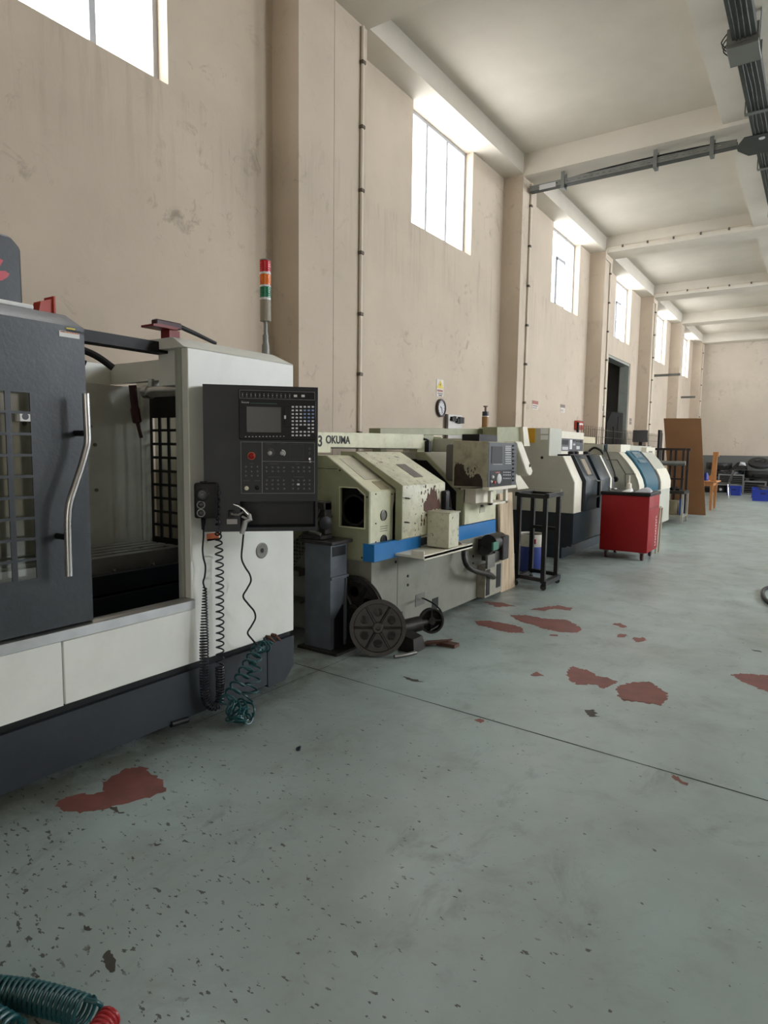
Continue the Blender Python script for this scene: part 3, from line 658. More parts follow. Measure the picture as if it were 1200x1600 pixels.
# ---- teal coiled air line from the cabinet to the floor
ch = B()
path = smooth_path([P(420, 998, XF+.05), P(417, 1010, XF+.07), P(405, 1012, XF+.1), P(392, 1032, XF+.12), P(380, 1055, XF+.14), P(366, 1080, XF+.15), P(356, 1102, XF+.17), Vector((-2.5, 2.42, .05))], 8)
ch.tube(coil(path, lambda k: .028+.016*k, 15, 14), .0055, 6)
path = smooth_path([P(402, 1005, XF+.12), P(400, 1030, XF+.12), P(396, 1060, XF+.13), P(388, 1090, XF+.13), P(374, 1108, XF+.13), at(372, 1125, 2, .05)], 8)
ch.tube(coil(path, lambda k: .018+.022*math.sin(PI*k), 9, 14), .0055, 6)
cpt = at(372, 1124, 2, .045)
for k in range(7):
    nrm = Vector((R.uniform(-1, 1), R.uniform(-1, 1), R.uniform(-.2, .9))).normalized(); a = nrm.orthogonal().normalized(); c_ = nrm.cross(a); o = cpt+Vector((R.uniform(-.05, .05), R.uniform(-.06, .06), R.uniform(-.004, .02))); rr = R.uniform(.036, .05)
    ring = [o+a*rr*math.cos(2*PI*i/18)+c_*rr*math.sin(2*PI*i/18) for i in range(17)]
    ch.tube([Vector((q.x, q.y, max(.006, q.z))) for q in ring], .0055, 6)
tag(ch.build('coiled_air_hose', TEALH), 'tangled teal coiled air hose trailing from the white cabinet to the floor', 'hose')

# ---- clamps left on top
def clamp_block(name, label, px, X, m):
    t = thing(name, label, 'machine part', tuple(at(px[0], px[1], 0, X))); return t
zt = 2.066
a = at(59, 486, 2, zt); ct = thing('red_bracket', 'small orange red folded bracket on top of the dark sliding door', 'bracket', (a.x, a.y, zt))
ax_ = XF-.16
l, r = at(60, 484, 0, ax_), at(84, 487, 0, ax_)
b = B().prism([(l.y, zt), (r.y, zt), (r.y, zt+.075), (l.y+.012, zt+.055)], 0, ax_-.06, ax_); b.build('plate', REDO, ct)
b = B().prism([(r.y-.004, zt), (r.y+.004, zt), (r.y+.004, zt+.085), (r.y-.004, zt+.085)], 0, ax_-.07, ax_+.01); b.build('flange', REDO, ct)
zt = 2.056
a = at(262, 524, 2, zt)
rx = -2.85
tg = thing('clamping_bar', 'dark red clamp with a long black lever lying on the white cabinet roof', 'clamp', (rx, at(262, 522, 0, rx).y, zt))
A = lambda x, y: at(x, y, 0, rx)
l, r = A(233, 515), A(275, 517)
b = B().box(rx-.04, rx+.03, max(2.17, A(258, 520).y), A(275, 520).y, zt, zt+.04); b.build('foot', REDD, tg)
b = B().prism([(2.06, zt+.04), (2.20, zt+.04), (2.22, zt+.052), (2.10, zt+.056), (2.06, zt+.05)], 0, rx-.05, rx+.05); b.build('wing', REDD, tg)
b = B().box(rx-.025, rx+.02, 2.1, 2.26, zt+.05, zt+.085, .006); b.build('body', plain('dark maroon', (58, 22, 26), .5), tg)
b = B().tube([(rx, 2.24, zt+.075), (rx-.01, 2.38, zt+.05), (rx-.02, 2.52, zt+.022)], [.013, .012, .01], 10); b.build('lever', BLACK, tg)
b = B().box(-3.05, -2.92, 2.36, 2.62, 2.0565, 2.068, .003); tag(b.build('white_tray', WPRINT), 'flat white plastic tray lying on the cabinet roof behind the black lever', 'tray')
b = B().box(-2.975, -2.80, 1.12, 1.47, 2.0665, 2.085, .004); tag(b.build('paper_block', WPRINT), 'white paper block lying on top of the dark door near the tall grey cover', 'paper')

# ================================================================== FIRST LATHE (cream, blue stripe)
LF = -2.75
lt = thing('cream_lathe', 'cream green lathe with a blue stripe and peeling paint, behind the grey pedestal', 'lathe', (-3.5, 5.1, 0))
b = B().box(-4.05, LF, 3.90, 6.32, .03, .655).box(-4.05, LF-.06, 3.95, 6.3, 0, .03); b.box(LF-.002, LF+.003, 4.262, 4.27, .06, .64); bd = b.build('bed', GREYG, lt)
for q in ((618, 878), (637, 900), (637, 914), (739, 869), (739, 880)): p = at(*q, 0, LF); B().cyl(p, p+Vector((.006, 0, 0)), .012, seg=10).build('bolt', BLACK, bd)
def lrect(name, x0, y0, x1, y1, m, X=LF, t=.004, par=None, root=None):
    a, c = at(x0, y0, 0, X), at(x1, y1, 0, X); return B().box(X-.01, X+t, min(a.y, c.y), max(a.y, c.y), min(a.z, c.z), max(a.z, c.z)).build(name, m, par or root or lt)
lrect('bed_opening', 675, 936, 684, 950, BLACK, par=bd); lrect('bed_opening', 621, 958, 628, 973, BLACK, par=bd); lrect('coupling_plate', 649, 930, 663, 943, DULL, par=bd)
# end cover: a big side plate with a hatch, then the front and sloping cover
prof = [(-4.05, .655), (LF, .655), (LF, 1.175), (-3.16, 1.44), (-4.05, 1.44)]
hz0, hz1 = -3.02, -2.79
b = B()
Y0, Y1 = 3.86, 3.88
b.prism([(-4.05, .655), (hz0, .655), (hz0, 1.352), (-3.16, 1.44), (-4.05, 1.44)], 1, Y0, Y1).prism([(hz0, .655), (LF, .655), (LF, .905), (hz0, .905)], 1, Y0, Y1)
b.prism([(hz0, 1.20), (-2.86, 1.20), (hz1, 1.155), (hz1, .905), (LF, .905), (LF, 1.175), (hz0, 1.352)], 1, Y0, Y1)
ec = b.build('end_cover', OLIVE, lt)
b = B().box(hz0-.008, hz0, Y0-.006, Y0, .897, 1.208).box(hz0, hz1, Y0-.006, Y0, .897, .905).box(hz0, -2.86, Y0-.006, Y0, 1.2, 1.208).box(hz1, hz1+.008, Y0-.006, Y0, .897, 1.155).prism([(-2.86, 1.2), (-2.86, 1.208), (hz1+.008, 1.158), (hz1, 1.15)], 1, Y0-.006, Y0); b.build('hatch_rim', CREAM, ec)
b = B().box(-3.2, -2.78, 3.92, 3.94, .7, 1.15).box(-3.2, -2.9, 3.92, 3.94, 1.15, 1.22); b.build('hatch_inside', BLACK, ec)
p = Vector((-2.91, 3.905, 1.03))
b = B().lathe(p, (0, -1, 0), [(0, .12), (.02, .12), (.02, .105), (0, .105)], 32); b.build('pulley_rim', OILY, ec)
for q in ((-2.768, .72), (-2.768, 1.14), (-3.025, 1.33), (-2.81, .68)): B().cyl((q[0], Y0, q[1]), (q[0], Y0-.004, q[1]), .007, seg=8).build('cover_screw', BLACK, ec)
b = B().box(-3.9, -3.05, Y0-.001, Y0, 1.338, 1.342); b.build('cover_seam', BLACK, ec)
b = B().prism([(LF-.02, .655), (LF, .655), (LF, 1.175), (-3.16, 1.44), (-4.05, 1.44), (-4.05, 1.42), (-3.18, 1.42), (LF-.02, 1.165)], 1, 3.88, 4.27); fc = b.build('front_cover', CREAM, lt)
sd = Vector((LF+3.16, 0, 1.175-1.44)).normalized(); sn = Vector((-sd.z, 0, sd.x))
def slope_box(name, y0, y1, t0, t1, m, par, out=.003):
    """plate on the sloping cover; t is the fraction of the way down"""
    a = Vector((-3.16, 0, 1.44)).lerp(Vector((LF, 0, 1.175)), t0); c = Vector((-3.16, 0, 1.44)).lerp(Vector((LF, 0, 1.175)), t1); n_ = sn*out
    return B().prism([(a.x, a.z), (c.x, c.z), (c.x+n_.x, c.z+n_.z), (a.x+n_.x, a.z+n_.z)], 1, y0, y1).build(name, m, par)
GP = mat('worn pale plate', (186, 182, 160), .5, dirt=.5, dirt_col=(140, 126, 98), scale=7)
slope_box('slope_plate', 3.98, 4.2, .08, .68, GP, fc); slope_box('vent_plate', 4.04, 4.16, .74, .96, mat('louvre grey', (160, 152, 124), .5, dirt=.5, scale=14), fc)
for zy in ((599, 805), (599, 844)):
    p = at(*zy, 0, LF); m = DULL if zy[1] < 820 else BLACK
    B().lathe(p, (1, 0, 0), [(0, .042), (.008, .042), (.01, .034), (.004, .032), (.006, .012), (.004, 0)], 24).build('gauge', m, fc)
lrect('nameplate', 616, 770, 627, 797, plain('dark nameplate', (58, 60, 62), .35), par=fc)
b = B()
for q in ((587, 772), (587, 818), (587, 847), (612, 772), (612, 846)): p = at(*q, 0, LF); B().cyl(p, p+Vector((.004, 0, 0)), .006, seg=8).build('cover_screw', BLACK, fc)
a = at(594, 823, 0, LF); c = at(605, 829, 0, LF)
for k in range(3): b.box(LF, LF+.0012, a.y, c.y, c.z+k*.018, c.z+k*.018+.005)
b.build('cover_print', plain('cover print', (110, 112, 92)), fc)
# sliding door
DF = -2.66
b = B().prism([(LF-.03, .75), (DF, .80), (DF, 1.215), (-3.12, 1.47), (-3.26, 1.47), (-3.26, 1.44), (-3.14, 1.44), (DF-.06, 1.19), (DF-.06, .76)], 1, 4.18, 4.86, .004); ld = b.build('lathe_door', CREAMC, lt)
b = B().prism([(DF-.06, .77), (DF+.001, .8), (DF+.001, 1.216), (-3.12, 1.472), (-3.26, 1.472), (-3.26, 1.44), (-3.14, 1.44), (DF-.06, 1.19)], 1, 4.172, 4.182); b.build('door_edge', OLIVE, ld)
dA, dB_ = Vector((-3.12, 0, 1.47)), Vector((DF, 0, 1.215)); dn = Vector((-(dB_-dA).z, 0, (dB_-dA).x)).normalized()
def dslope(y0, y1, t0, t1, out):
    a, c = dA.lerp(dB_, t0), dA.lerp(dB_, t1); n_ = dn*out; return [(a.x, a.z), (c.x, c.z), (c.x+n_.x, c.z+n_.z), (a.x+n_.x, a.z+n_.z)]
b = B().prism(dslope(0, 0, .4, .8, .004), 1, 4.5, 4.64); b.build('door_window', plain('window slit', (96, 96, 94), .25), ld)
b = B(); up_ = [1.05, 1.08, 1.075, 1.15, 1.12, 1.185, 1.16, 1.2, 1.14, 1.17, 1.07, 1.09, 1.02]; n_ = len(up_)
top_ = [(4.5+.28*i/(n_-1)+R.uniform(-.008, .008), z) for i, z in enumerate(up_)]
bot_ = [(4.5+.28*i/9+R.uniform(-.008, .008), z) for i, z in enumerate((1.0, .985, .99, .97, .985, 1.0, .99, 1.0, .99, 1.0))]
b.prism(top_+bot_[::-1], 0, DF-.001, DF+.0015)
for k in range(46):
    y, z = 4.46+abs(R.gauss(0, .16)), R.uniform(.86, 1.2)
    if y > 4.85: continue
    s_ = R.uniform(.004, .016); b.prism([(y+s_*R.uniform(.5, 1)*math.cos(a*1.05), z+s_*R.uniform(.6, 1.6)*math.sin(a*1.05)) for a in range(6)], 0, DF-.001, DF+.0012)
b.build('bare_metal_patch', RUST, ld)
b = B().box(DF, DF+.05, 4.79, 4.86, .98, 1.15, .012, 2); b.build('door_grip', BLACK, ld)
for z in (.93, 1.12): B().tube([(DF+.001, 4.21, z), (DF+.02, 4.24, z-.004), (DF+.003, 4.28, z-.01)], .005, 6).build('door_clip', OILY, ld)
# dark working space, chuck, rear shell
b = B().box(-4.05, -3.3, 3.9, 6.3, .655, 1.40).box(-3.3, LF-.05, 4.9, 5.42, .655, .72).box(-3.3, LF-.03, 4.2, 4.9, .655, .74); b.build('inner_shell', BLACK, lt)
b = B().lathe((-3.05, 5.2, 1.0), (0, -1, 0), [(-.2, .11), (0, .11), (.02, .1), (.03, .04), (.03, 0)], 28).cyl((-2.86, 5.3, 1.1), (-2.86, 5.36, .86), .012).cyl((-2.86, 5.24, .97), (-2.84, 5.38, .9), .02); b.build('chuck', OILY, lt)
# tail cover
b = B().prism([(-2.80, 1.12), (-3.2, 1.47), (-4.05, 1.47), (-4.05, 1.0), (LF-.02, 1.0), (LF-.02, 1.12)], 1, 5.44, 6.35, .004).box(-4.05, LF-.03, 5.44, 6.32, .655, 1.0); tcv = b.build('tail_cover', PUTTY, lt); b = B().prism([(-2.84, .67), (-2.84, 1.09), (-3.19, 1.39), (-4.05, 1.39), (-4.05, .67)], 1, 5.42, 5.438); b.build('tail_opening', BLACK, tcv)
b = B().prism([(-2.80, 1.12), (-3.2, 1.47), (-3.3, 1.47), (-3.3, 1.42), (-3.18, 1.40), (-2.84, 1.10), (-2.84, .66), (LF-.02, .66), (LF-.02, 1.12)], 1, 5.41, 5.44); b.build('tail_edge', OLIVE, tcv)
b = B().box(LF-.02, LF, 5.42, 6.12, .79, 1.13, .004); lab(b.build('front_plate', CREAM, tcv), 'cream front plate above the blue stripe')
lrect('plate_label', 750, 779, 757, 800, GP, X=LF, par=tcv); lrect('plate_mark', 751, 789, 755, 792, BLACK, X=LF+.004, par=tcv)
b = B().box(LF-.05, LF+.055, 3.855, 4.53, .655, .79, .003); lab(b.build('blue_stripe', BLUE, lt), 'blue stripe with a stepped-out end')
b = B().box(LF-.03, LF+.004, 4.9, 6.125, .65, .785, .003); b.build('blue_stripe', BLUE, lt)
# chute box and its tray
b = B().box(-2.655, -2.45, 4.555, 4.73, .70, .985, .004); lab(b.build('chute_box', CREAMC, lt), 'peeling cream box on the front tray')
b = B().box(-2.66, -2.443, 4.55, 4.738, .983, .993); b.build('chute_lid', GP, lt)
b = B().box(-2.74, -2.43, 4.14, 4.95, .672, .69).box(-2.54, -2.43, 4.13, 4.14, .672, .73).box(-2.44, -2.43, 4.14, 4.95, .66, .70); b.build('tray', IVORY, lt)
b = B().hull([(LF+.005, 4.74, .69), (-2.5, 4.74, .69), (LF+.005, 5.0, .69), (-2.5, 4.9, .69), (LF+.005, 4.8, .77), (LF+.005, 4.96, .79), (-2.62, 4.85, .74)]); b.build('chip_pile', RUST, lt)
# overhead beams
b = B().prism([(3.55, 1.46), (4.09, 1.46), (4.09, 1.505), (5.56, 1.50), (5.56, 1.645), (3.55, 1.62)], 0, -3.42, -3.3, .004); bm_ = b.build('overhead_beam', CREAM, lt)
b = B().box(-3.41, -3.31, 3.52, 3.56, 1.46, 1.62).box(-3.4, -3.32, 4.1, 5.5, 1.495, 1.503); b.build('beam_underside', BLACK, bm_)
p = at(497, 696, 0, -3.299); b = B().text('3', .118, FACE_X(-3.2985, at(496.5, 696, 0, -3.299).y, p.z-.005), .001, .003); b.build('number_lettering', INK, bm_)
p = at(509, 692, 0, -3.299); b = B().text('OKUMA', .088, FACE_X(-3.2985, p.y, p.z-.002), .001, .0022); b.build('maker_lettering', INK, bm_)
b = B().box(-3.9, -3.34, 3.5, 3.56, .655, 1.46); b.box(-3.9, -3.34, 3.56, 3.86, 1.43, 1.46); b.build('beam_post', OLIVE, lt)
XB = -3.62
b = B().prism([(5.26, 1.635), (8.08, 1.70), (8.08, 1.785), (5.26, 1.70)], 0, XB-.14, XB, .003); rb = b.build('rear_beam', OLIVE, lt)
B().box(XB-.12, XB-.02, 6.0, 6.35, 1.44, 1.68).build('beam_post', OLIVE, rb); B().box(XB-.12, XB-.02, 5.3, 5.4, 1.4, 1.64).build('beam_post', OLIVE, rb)
b = B().box(XB-.13, XB+.004, 7.75, 8.085, 1.692, 1.79); b.build('end_cap', CREAM, rb)
b = B().box(-3.3, -3.25, 5.58, 5.63, 1.47, 1.58).tube(smooth_path([(-3.3, 5.56, 1.6), (-3.28, 5.62, 1.58), (-3.28, 5.64, 1.5)]), .012); b.build('limit_switch', BLACK, rb)
p = at(758, 667, 0, XB-.07); z = lambda py: at(758, py, 0, XB-.07).z
b = B().cyl((p.x, p.y, z(668)), (p.x, p.y, z(651)), .045, seg=20); bc = b.build('beacon_lens', plain('amber brown lens', (150, 112, 62), .25), rb)
b = B().cyl((p.x, p.y, z(651)), (p.x, p.y, z(643)), .043, seg=20); b.build('beacon_cap', plain('beacon black', (28, 34, 44), .3), rb)
b = B().cyl((p.x, p.y, z(652)), (p.x, p.y, z(650)), .0445, seg=20); b.build('beacon_ring', WPRINT, rb)
b = B().cyl((p.x, p.y, z(643)), (p.x, p.y, z(635)), .014).cyl((p.x, p.y, z(636)), (p.x, p.y, z(634)), .03); b.build('beacon_stem', plain('brown cap', (120, 96, 76)), rb)
# swing control box
cx0, cx1 = -2.86, -2.5
ca, cb = at(764, 690, 0, cx1), at(803, 756, 0, cx1)
K0, K1, KZ0, KZ1 = 5.36, 5.95, 1.16, 1.575
b = B().prism([(cx0, KZ0-.02), (cx1, KZ0), (cx1, KZ1), (cx0, KZ1+.01)], 1, K0, K1, .004); cbx = b.build('control_box', mat('grimy putty enamel', (172, 166, 142), .5, dirt=.6, dirt_col=(84, 70, 56), scale=5), lt)
b = B().box(cx0-.1, cx0, K0+.03, K1-.03, KZ0+.04, KZ1-.02, .03, 2); b.build('rear_housing', plain('housing grey', (96, 92, 86)), cbx)
b = B(); N_ = 46; v_ = .19; edge = []
for i in range(N_):
    u = i/(N_-1); v_ += R.uniform(-.022, .022); base_ = .2*(1-u)**.6+.05*math.sin(u*9)+.02; v_ = .6*v_+.4*base_
    edge.append((cx0+.02+(cx1-.05-cx0-.02)*u, KZ0+.004+max(.004, v_*.85)))
b.prism([(cx0+.02, KZ0+.001)]+edge+[(cx1-.045, KZ0+.001)], 1, K0-.003, K0)
for k in range(30):
    x, z = R.uniform(cx0+.03, cx1-.1), KZ0+.1+abs(R.gauss(0, .06)); q_ = R.uniform(.003, .011); b.prism([(x+q_*math.cos(a*1.05)*R.uniform(.5, 1), z+q_*1.4*math.sin(a*1.05)) for a in range(6)], 1, K0-.0025, K0)
lab(b.build('oil_stain', mat('oily brown stain', (62, 48, 40), .5, scale=14, var=.2), cbx), 'dark oily stain low on the side')
FXF = cx1+.001
def cface(zx0, zy0, zx1, zy1, name, m, t=.006, par=None):
    """rectangle on the control face, in the enlarged photograph's own units"""
    f = lambda x, y: at(640+x/4.8, 640+y/4.8, 0, FXF); a, c = f(zx0, zy0), f(zx1, zy1)
    return B().box(FXF-.002, FXF+t, min(a.y, c.y), max(a.y, c.y), min(a.z, c.z), max(a.z, c.z)).build(name, m, cbx)
cface(594, 245, 792, 572, 'face_plate', plain('slate face', (66, 70, 76), .4), .004)
cface(600, 458, 760, 568, 'button_field', BLACK, .006)
cface(612, 275, 688, 402, 'screen', plain('tube screen', (74, 76, 80), .2), .008)
def cgrid(name, m, xs, ys, w_, h_, t=.009):
    b = B()
    for x in xs:
        for y in ys:
            p = at(640+x/4.8, 640+y/4.8, 0, FXF); b.box(FXF, FXF+t, p.y-w_, p.y+w_, p.z-h_, p.z+h_)
    return b.build(name, m, cbx)
cgrid('keypad', LGREY, (715, 724, 733, 742, 751), (276, 290, 304, 322, 338, 356, 372, 388, 404), .011, .005)
cgrid('side_keys', plain('side key', (30, 31, 33)), (774,), (272, 300, 330, 352, 384, 410, 440, 466, 500, 530), .02, .008, .016)
cgrid('soft_keys', LGREY, (625, 637, 649, 661, 673, 685), (410,), .011, .004)
cgrid('button_row', LGREY, (700, 712, 724, 736, 748), (470, 490, 516), .007, .006)
for q, r_, m in (((664, 518), .05, LGREY), ((616, 505), .016, WPRINT), ((628, 545), .016, REDO), ((606, 540), .012, WPRINT)):
    p = at(640+q[0]/4.8, 640+q[1]/4.8, 0, FXF); B().lathe(p, (1, 0, 0), [(0, r_), (.012, r_*.95), (.02, r_*.7), (.022, 0)], 20).build('dial_knob' if r_ > .03 else 'push_button', m, cbx)
cface(640, 468, 672, 474, 'red_caption', plain('faded red', (170, 90, 80)), .007)
b = B().box(cx1-.04, cx1+.03, K0-.02, K1+.02, KZ0-.03, KZ0, .003); b.build('bottom_ledge', IVORY, cbx)
b = B().box(cx0+.06, cx0+.22, 5.42, 5.7, 1.0, KZ0-.02).box(cx1-.08, cx1-.05, 5.55, 5.6, .98, KZ0-.03).box(cx1-.08, cx1-.05, 5.9, 5.95, .98, KZ0-.03).box(cx1-.3, cx1-.05, 5.55, 5.95, .98, 1.0); b.build('box_support', IVORY, cbx)
b = B().box(cx0+.02, cx0+.2, 5.5, 5.9, KZ1+.005, KZ1+.07); b.build('top_block', BLACK, cbx)
# cover lever right of the control
b = B().box(-4.05, -3.05, 6.36, 6.7, .9, 1.62); b.build('end_cabinet', PUTTY, lt)
xa = -3.0
hl = [at(640+x/4.8, 640+y/4.8, 0, xa) for x, y in ((800, 240), (845, 240), (925, 460), (915, 490), (900, 498), (880, 480))]
b = B().prism([(p.y, p.z) for p in hl], 0, xa-.16, xa, .01); la = b.build('arm_cover', IVORY, lt)
p = at(640+900/4.8, 640+420/4.8, 0, xa); b = B().cyl(p, p+Vector((.01, 0, 0)), .02, seg=12); b.build('arm_bolt', OILY, la)
b = B().prism([(p.y, p.z) for p in [at(640+x/4.8, 640+y/4.8, 0, xa-.2) for x, y in ((780, 470), (812, 470), (895, 590), (812, 600))]], 0, xa-.3, xa-.2); b.build('lower_apron', IVORY, lt)
xo = -3.35
hl = [at(x, y, 0, xo) for x, y in ((777, 667), (817, 667), (824, 692), (777, 692))]
b = B().prism([(p.y, p.z) for p in hl], 0, xo-.2, xo, .004); b.build('head_cabinet', OLIVE, lt)
b = B().prism([(p.y, p.z) for p in [at(x, y, 0, xo+.05) for x, y in ((817, 667), (824, 667), (828, 697), (819, 697))]], 0, xo-.15, xo+.05); b.build('head_edge', IVORY, lt)
# coolant pump low on the bed, pipe
pa = at(770, 855, 0, -2.62)
b = B().cyl((-2.61, pa.y-.12, .60), (-2.61, pa.y+.14, .60), .085, seg=20).box(-2.69, -2.55, pa.y-.1, pa.y+.12, .42, .52).box(-2.69, -2.52, pa.y+.02, pa.y+.17, .42, .66, .01).hull([(-2.69, pa.y-.2, .5), (-2.6, pa.y-.2, .48), (-2.69, pa.y-.05, .62), (-2.55, pa.y-.05, .56), (-2.69, pa.y-.05, .45), (-2.55, pa.y-.05, .45)]).box(-2.75, -2.69, pa.y-.06, pa.y+.1, .5, .62); pm = b.build('coolant_pump', OILY, lt)
a, c = at(771, 848, 0, -2.515), at(779, 858, 0, -2.515); B().box(-2.53, -2.513, a.y, c.y, c.z, a.z).build('pump_label', plain('faded green label', (66, 124, 102)), pm)
a, c = at(762, 868, 0, -2.53), at(773, 885, 0, -2.53); B().box(-2.55, -2.528, a.y, c.y, c.z, a.z).build('terminal_box', DULL, pm)
b = B().tube(smooth_path([at(726, 856, 0, -2.66), at(725, 868, 0, -2.63), at(730, 884, 0, -2.6), at(745, 893, 0, -2.58), at(765, 898, 0, -2.6), at(772, 903, 0, -2.7)], 6), .026, 10); b.build('coolant_pipe', OILY, lt)
b = B().box(-2.78, -2.66, 5.72, 6.12, .04, .36); b.build('pipe_cabinet', mat('stained putty', (150, 146, 130), .5, dirt=.7, dirt_col=(70, 58, 46)), lt)
B().box(-2.66, -2.655, 5.74, 5.82, .06, .32).build('cabinet_gap', BLACK, lt); B().box(-2.66, -2.655, 5.98, 6.08, .1, .34).build('cabinet_gap', BLACK, lt)

# ---- rusted-perforated ramp guard between pedestal and lathe end
b = B()
g0, g1 = Vector((-3.3, 3.82, .86)), Vector((-3.75, 3.62, .56))
b.hull([at(500, 810, 1, 3.84), at(520, 806, 1, 3.84), at(459, 885, 1, 3.84), at(459, 845, 1, 3.84), at(500, 810, 1, 3.8), at(520, 806, 1, 3.8), at(459, 885, 1, 3.8), at(459, 845, 1, 3.8)])
ck = bpy.data.materials.new('tread plate'); ck.use_nodes = True; t = NT(ck); bb = t.n['Principled BSDF']; g = t.node('ShaderNodeNewGeometry').outputs['Position']
vx = t.node('ShaderNodeTexVoronoi'); vx.inputs['Scale'].default_value = 34; vx.inputs['Randomness'].default_value = .25; t.link(g, vx.inputs['Vector'])
t.link(t.mix(t.step(vx.outputs['Distance'], .3, .42), lin((24, 24, 22)), lin((104, 104, 92))), bb.inputs['Base Color']); bb.inputs['Metallic'].default_value = .3
b.build('perforated_guard', ck, lt)
B().box(-3.75, -3.3, 3.7, 3.84, .50, .54).build('guard_rail', DULL, lt); B().box(-3.7, -3.3, 3.72, 3.84, .28, .3).build('guard_rail', DULL, lt)

# ================================================================== GREY PEDESTAL with a tool on it
pd = thing('tool_pedestal', 'grey steel pedestal with a ledge and dark toe opening, beside the cream lathe', 'pedestal', (-3.07, 3.63, 0))
PX0, PX1, PY0, PY1 = -3.14, -2.895, 3.59, 3.785
b = B().box(PX0-.03, PX1+.10, PY0-.05, PY1+.03, 0, .018); b.build('base_plate', OILY, pd)
b = B().box(PX0, PX1-.012, PY0, PY1, .018, .80).box(PX1-.012, PX1, PY0, PY1, .55, .80).prism([(PY0, .018), (PY0+.045, .018), (PY0+.045, .24), (PY1-.05, .34), (PY1-.02, .34), (PY1-.02, .018), (PY1, .018), (PY1, .56), (PY0, .56)], 0, PX1-.012, PX1); bo = b.build('body', GREYP, pd)
b = B().box(PX1-.0125, PX1+.014, PY0-.003, PY1+.006, .54, .56).box(PX1, PX1+.012, PY1-.025, PY1-.012, .06, .53); b.build('door_lip', GREYP, bo)
B().box(PX1, PX1+.003, PY0+.02, PY1-.02, .71, .78).build('slot', BLACK, bo); B().box(PX1-.011, PX1-.008, PY0+.045, PY1-.03, .02, .33).build('toe_opening', BLACK, bo)
b = B().box(PX0-.03, PX1+.035, PY0-.03, PY1+.03, .80, .826, .004); b.build('top_plate', OILY, pd)
tg = thing('drill_press_vise', 'dark iron tool with a slanted arm standing on the grey pedestal', 'machine tool', (-3.05, 3.64, .826))
b = B().box(-3.17, -2.98, 3.58, 3.72, .826, .86, .006); b.build('foot', OILY, tg)
b = B().box(-3.05, -2.99, 3.64, 3.72, .86, 1.10, .006).box(-3.1, -2.99, 3.63, 3.72, 1.04, 1.105, .005); b.build('column', OILY, tg)
b = B().tube([(-3.16, 3.6, .87), (-3.08, 3.62, .95), (-3.04, 3.64, 1.05)], [.02, .022, .018], 8); b.build('arm', OILY, tg)
b = B().lathe((-3.0, 3.64, .95), (1, -.4, 0), [(-.02, .04), (.03, .05), (.04, .02)], 16); b.build('hub', BLACK, tg)
b = B().tube([(-3.2, 3.55, .88), (-3.1, 3.57, .9), (-2.98, 3.58, .87)], .012, 8); b.build('handle', DULL, tg)

# ---- pulleys leaning by the pedestal
def pulley(name, label, c, n, r, wd, spokes, holes, up=(0, 0, 1)):
    c = Vector(c); n = Vector(n).normalized(); t = thing(name, label, 'pulley', (c.x, c.y, c.z-r))
    B().lathe(c, n, [(-wd/2, r*.86), (-wd/2, r), (-wd*.15, r*.96), (wd*.15, r*.96), (wd/2, r), (wd/2, r*.86), (wd*.2, r*.84), (-wd*.2, r*.84), (-wd/2, r*.86)], 44).build('rim', OILY, t)
    a = n.cross(Vector(up)).normalized(); b2 = n.cross(a)
    b = B(); N = 96
    # web with round openings: rings of quads left out where a hole is
    inner, outer = r*.2, r*.86
    rr = [inner+(outer-inner)*k/14 for k in range(15)]
    def pt(rad, ang, d): return c+(a*math.cos(ang)+b2*math.sin(ang))*rad+n*d
    for i in range(N):
        a0, a1 = 2*PI*i/N, 2*PI*(i+1)/N
        for k in range(14):
            rm, am = (rr[k]+rr[k+1])/2, (a0+a1)/2
            if any((rm*math.cos(am)-r*.55*math.cos(h))**2+(rm*math.sin(am)-r*.55*math.sin(h))**2 < (r*.155)**2 for h in [2*PI*(j+.5)/holes for j in range(holes)]): continue
            for d in (wd*.1, -wd*.1):
                q = [pt(rr[k], a0, d), pt(rr[k+1], a0, d), pt(rr[k+1], a1, d), pt(rr[k], a1, d)]; b.poly(q if d > 0 else q[::-1])
    for j in range(holes):                                # the thickness round each opening
        h = 2*PI*(j+.5)/holes; hc_ = c+(a*math.cos(h)+b2*math.sin(h))*r*.55
        b.lathe(hc_, n, [(-wd*.1, r*.17), (wd*.1, r*.17), (wd*.1, r*.145), (-wd*.1, r*.145), (-wd*.1, r*.17)], 20)
    b.build('web', OILY, t)
    for j in range(spokes):
        h = 2*PI*j/spokes; b = B(); p0, p1 = pt(r*.2, h, wd*.2), pt(r*.85, h, wd*.16); b.tube([p0, p1], [r*.055, r*.045], 6); b.build('spoke', OILY, t)
    B().lathe(c, n, [(-wd*.55, r*.2), (wd*.45, r*.2), (wd*.55, r*.17), (wd*.55, r*.09), (0, .085*r)], 28).build('hub', OILY, t)
    return t
pulley('belt_pulley', 'cast iron pulley with six round holes leaning in front by the cream lathe', (-2.585, 3.755, .203), (.56, -.8, .17), .205, .06, 6, 6)
pulley('belt_pulley', 'larger dark wheel standing behind the six-holed pulley against the lathe end', (-2.86, 3.835, .27), (0, -1, 0), .27, .036, 6, 6)
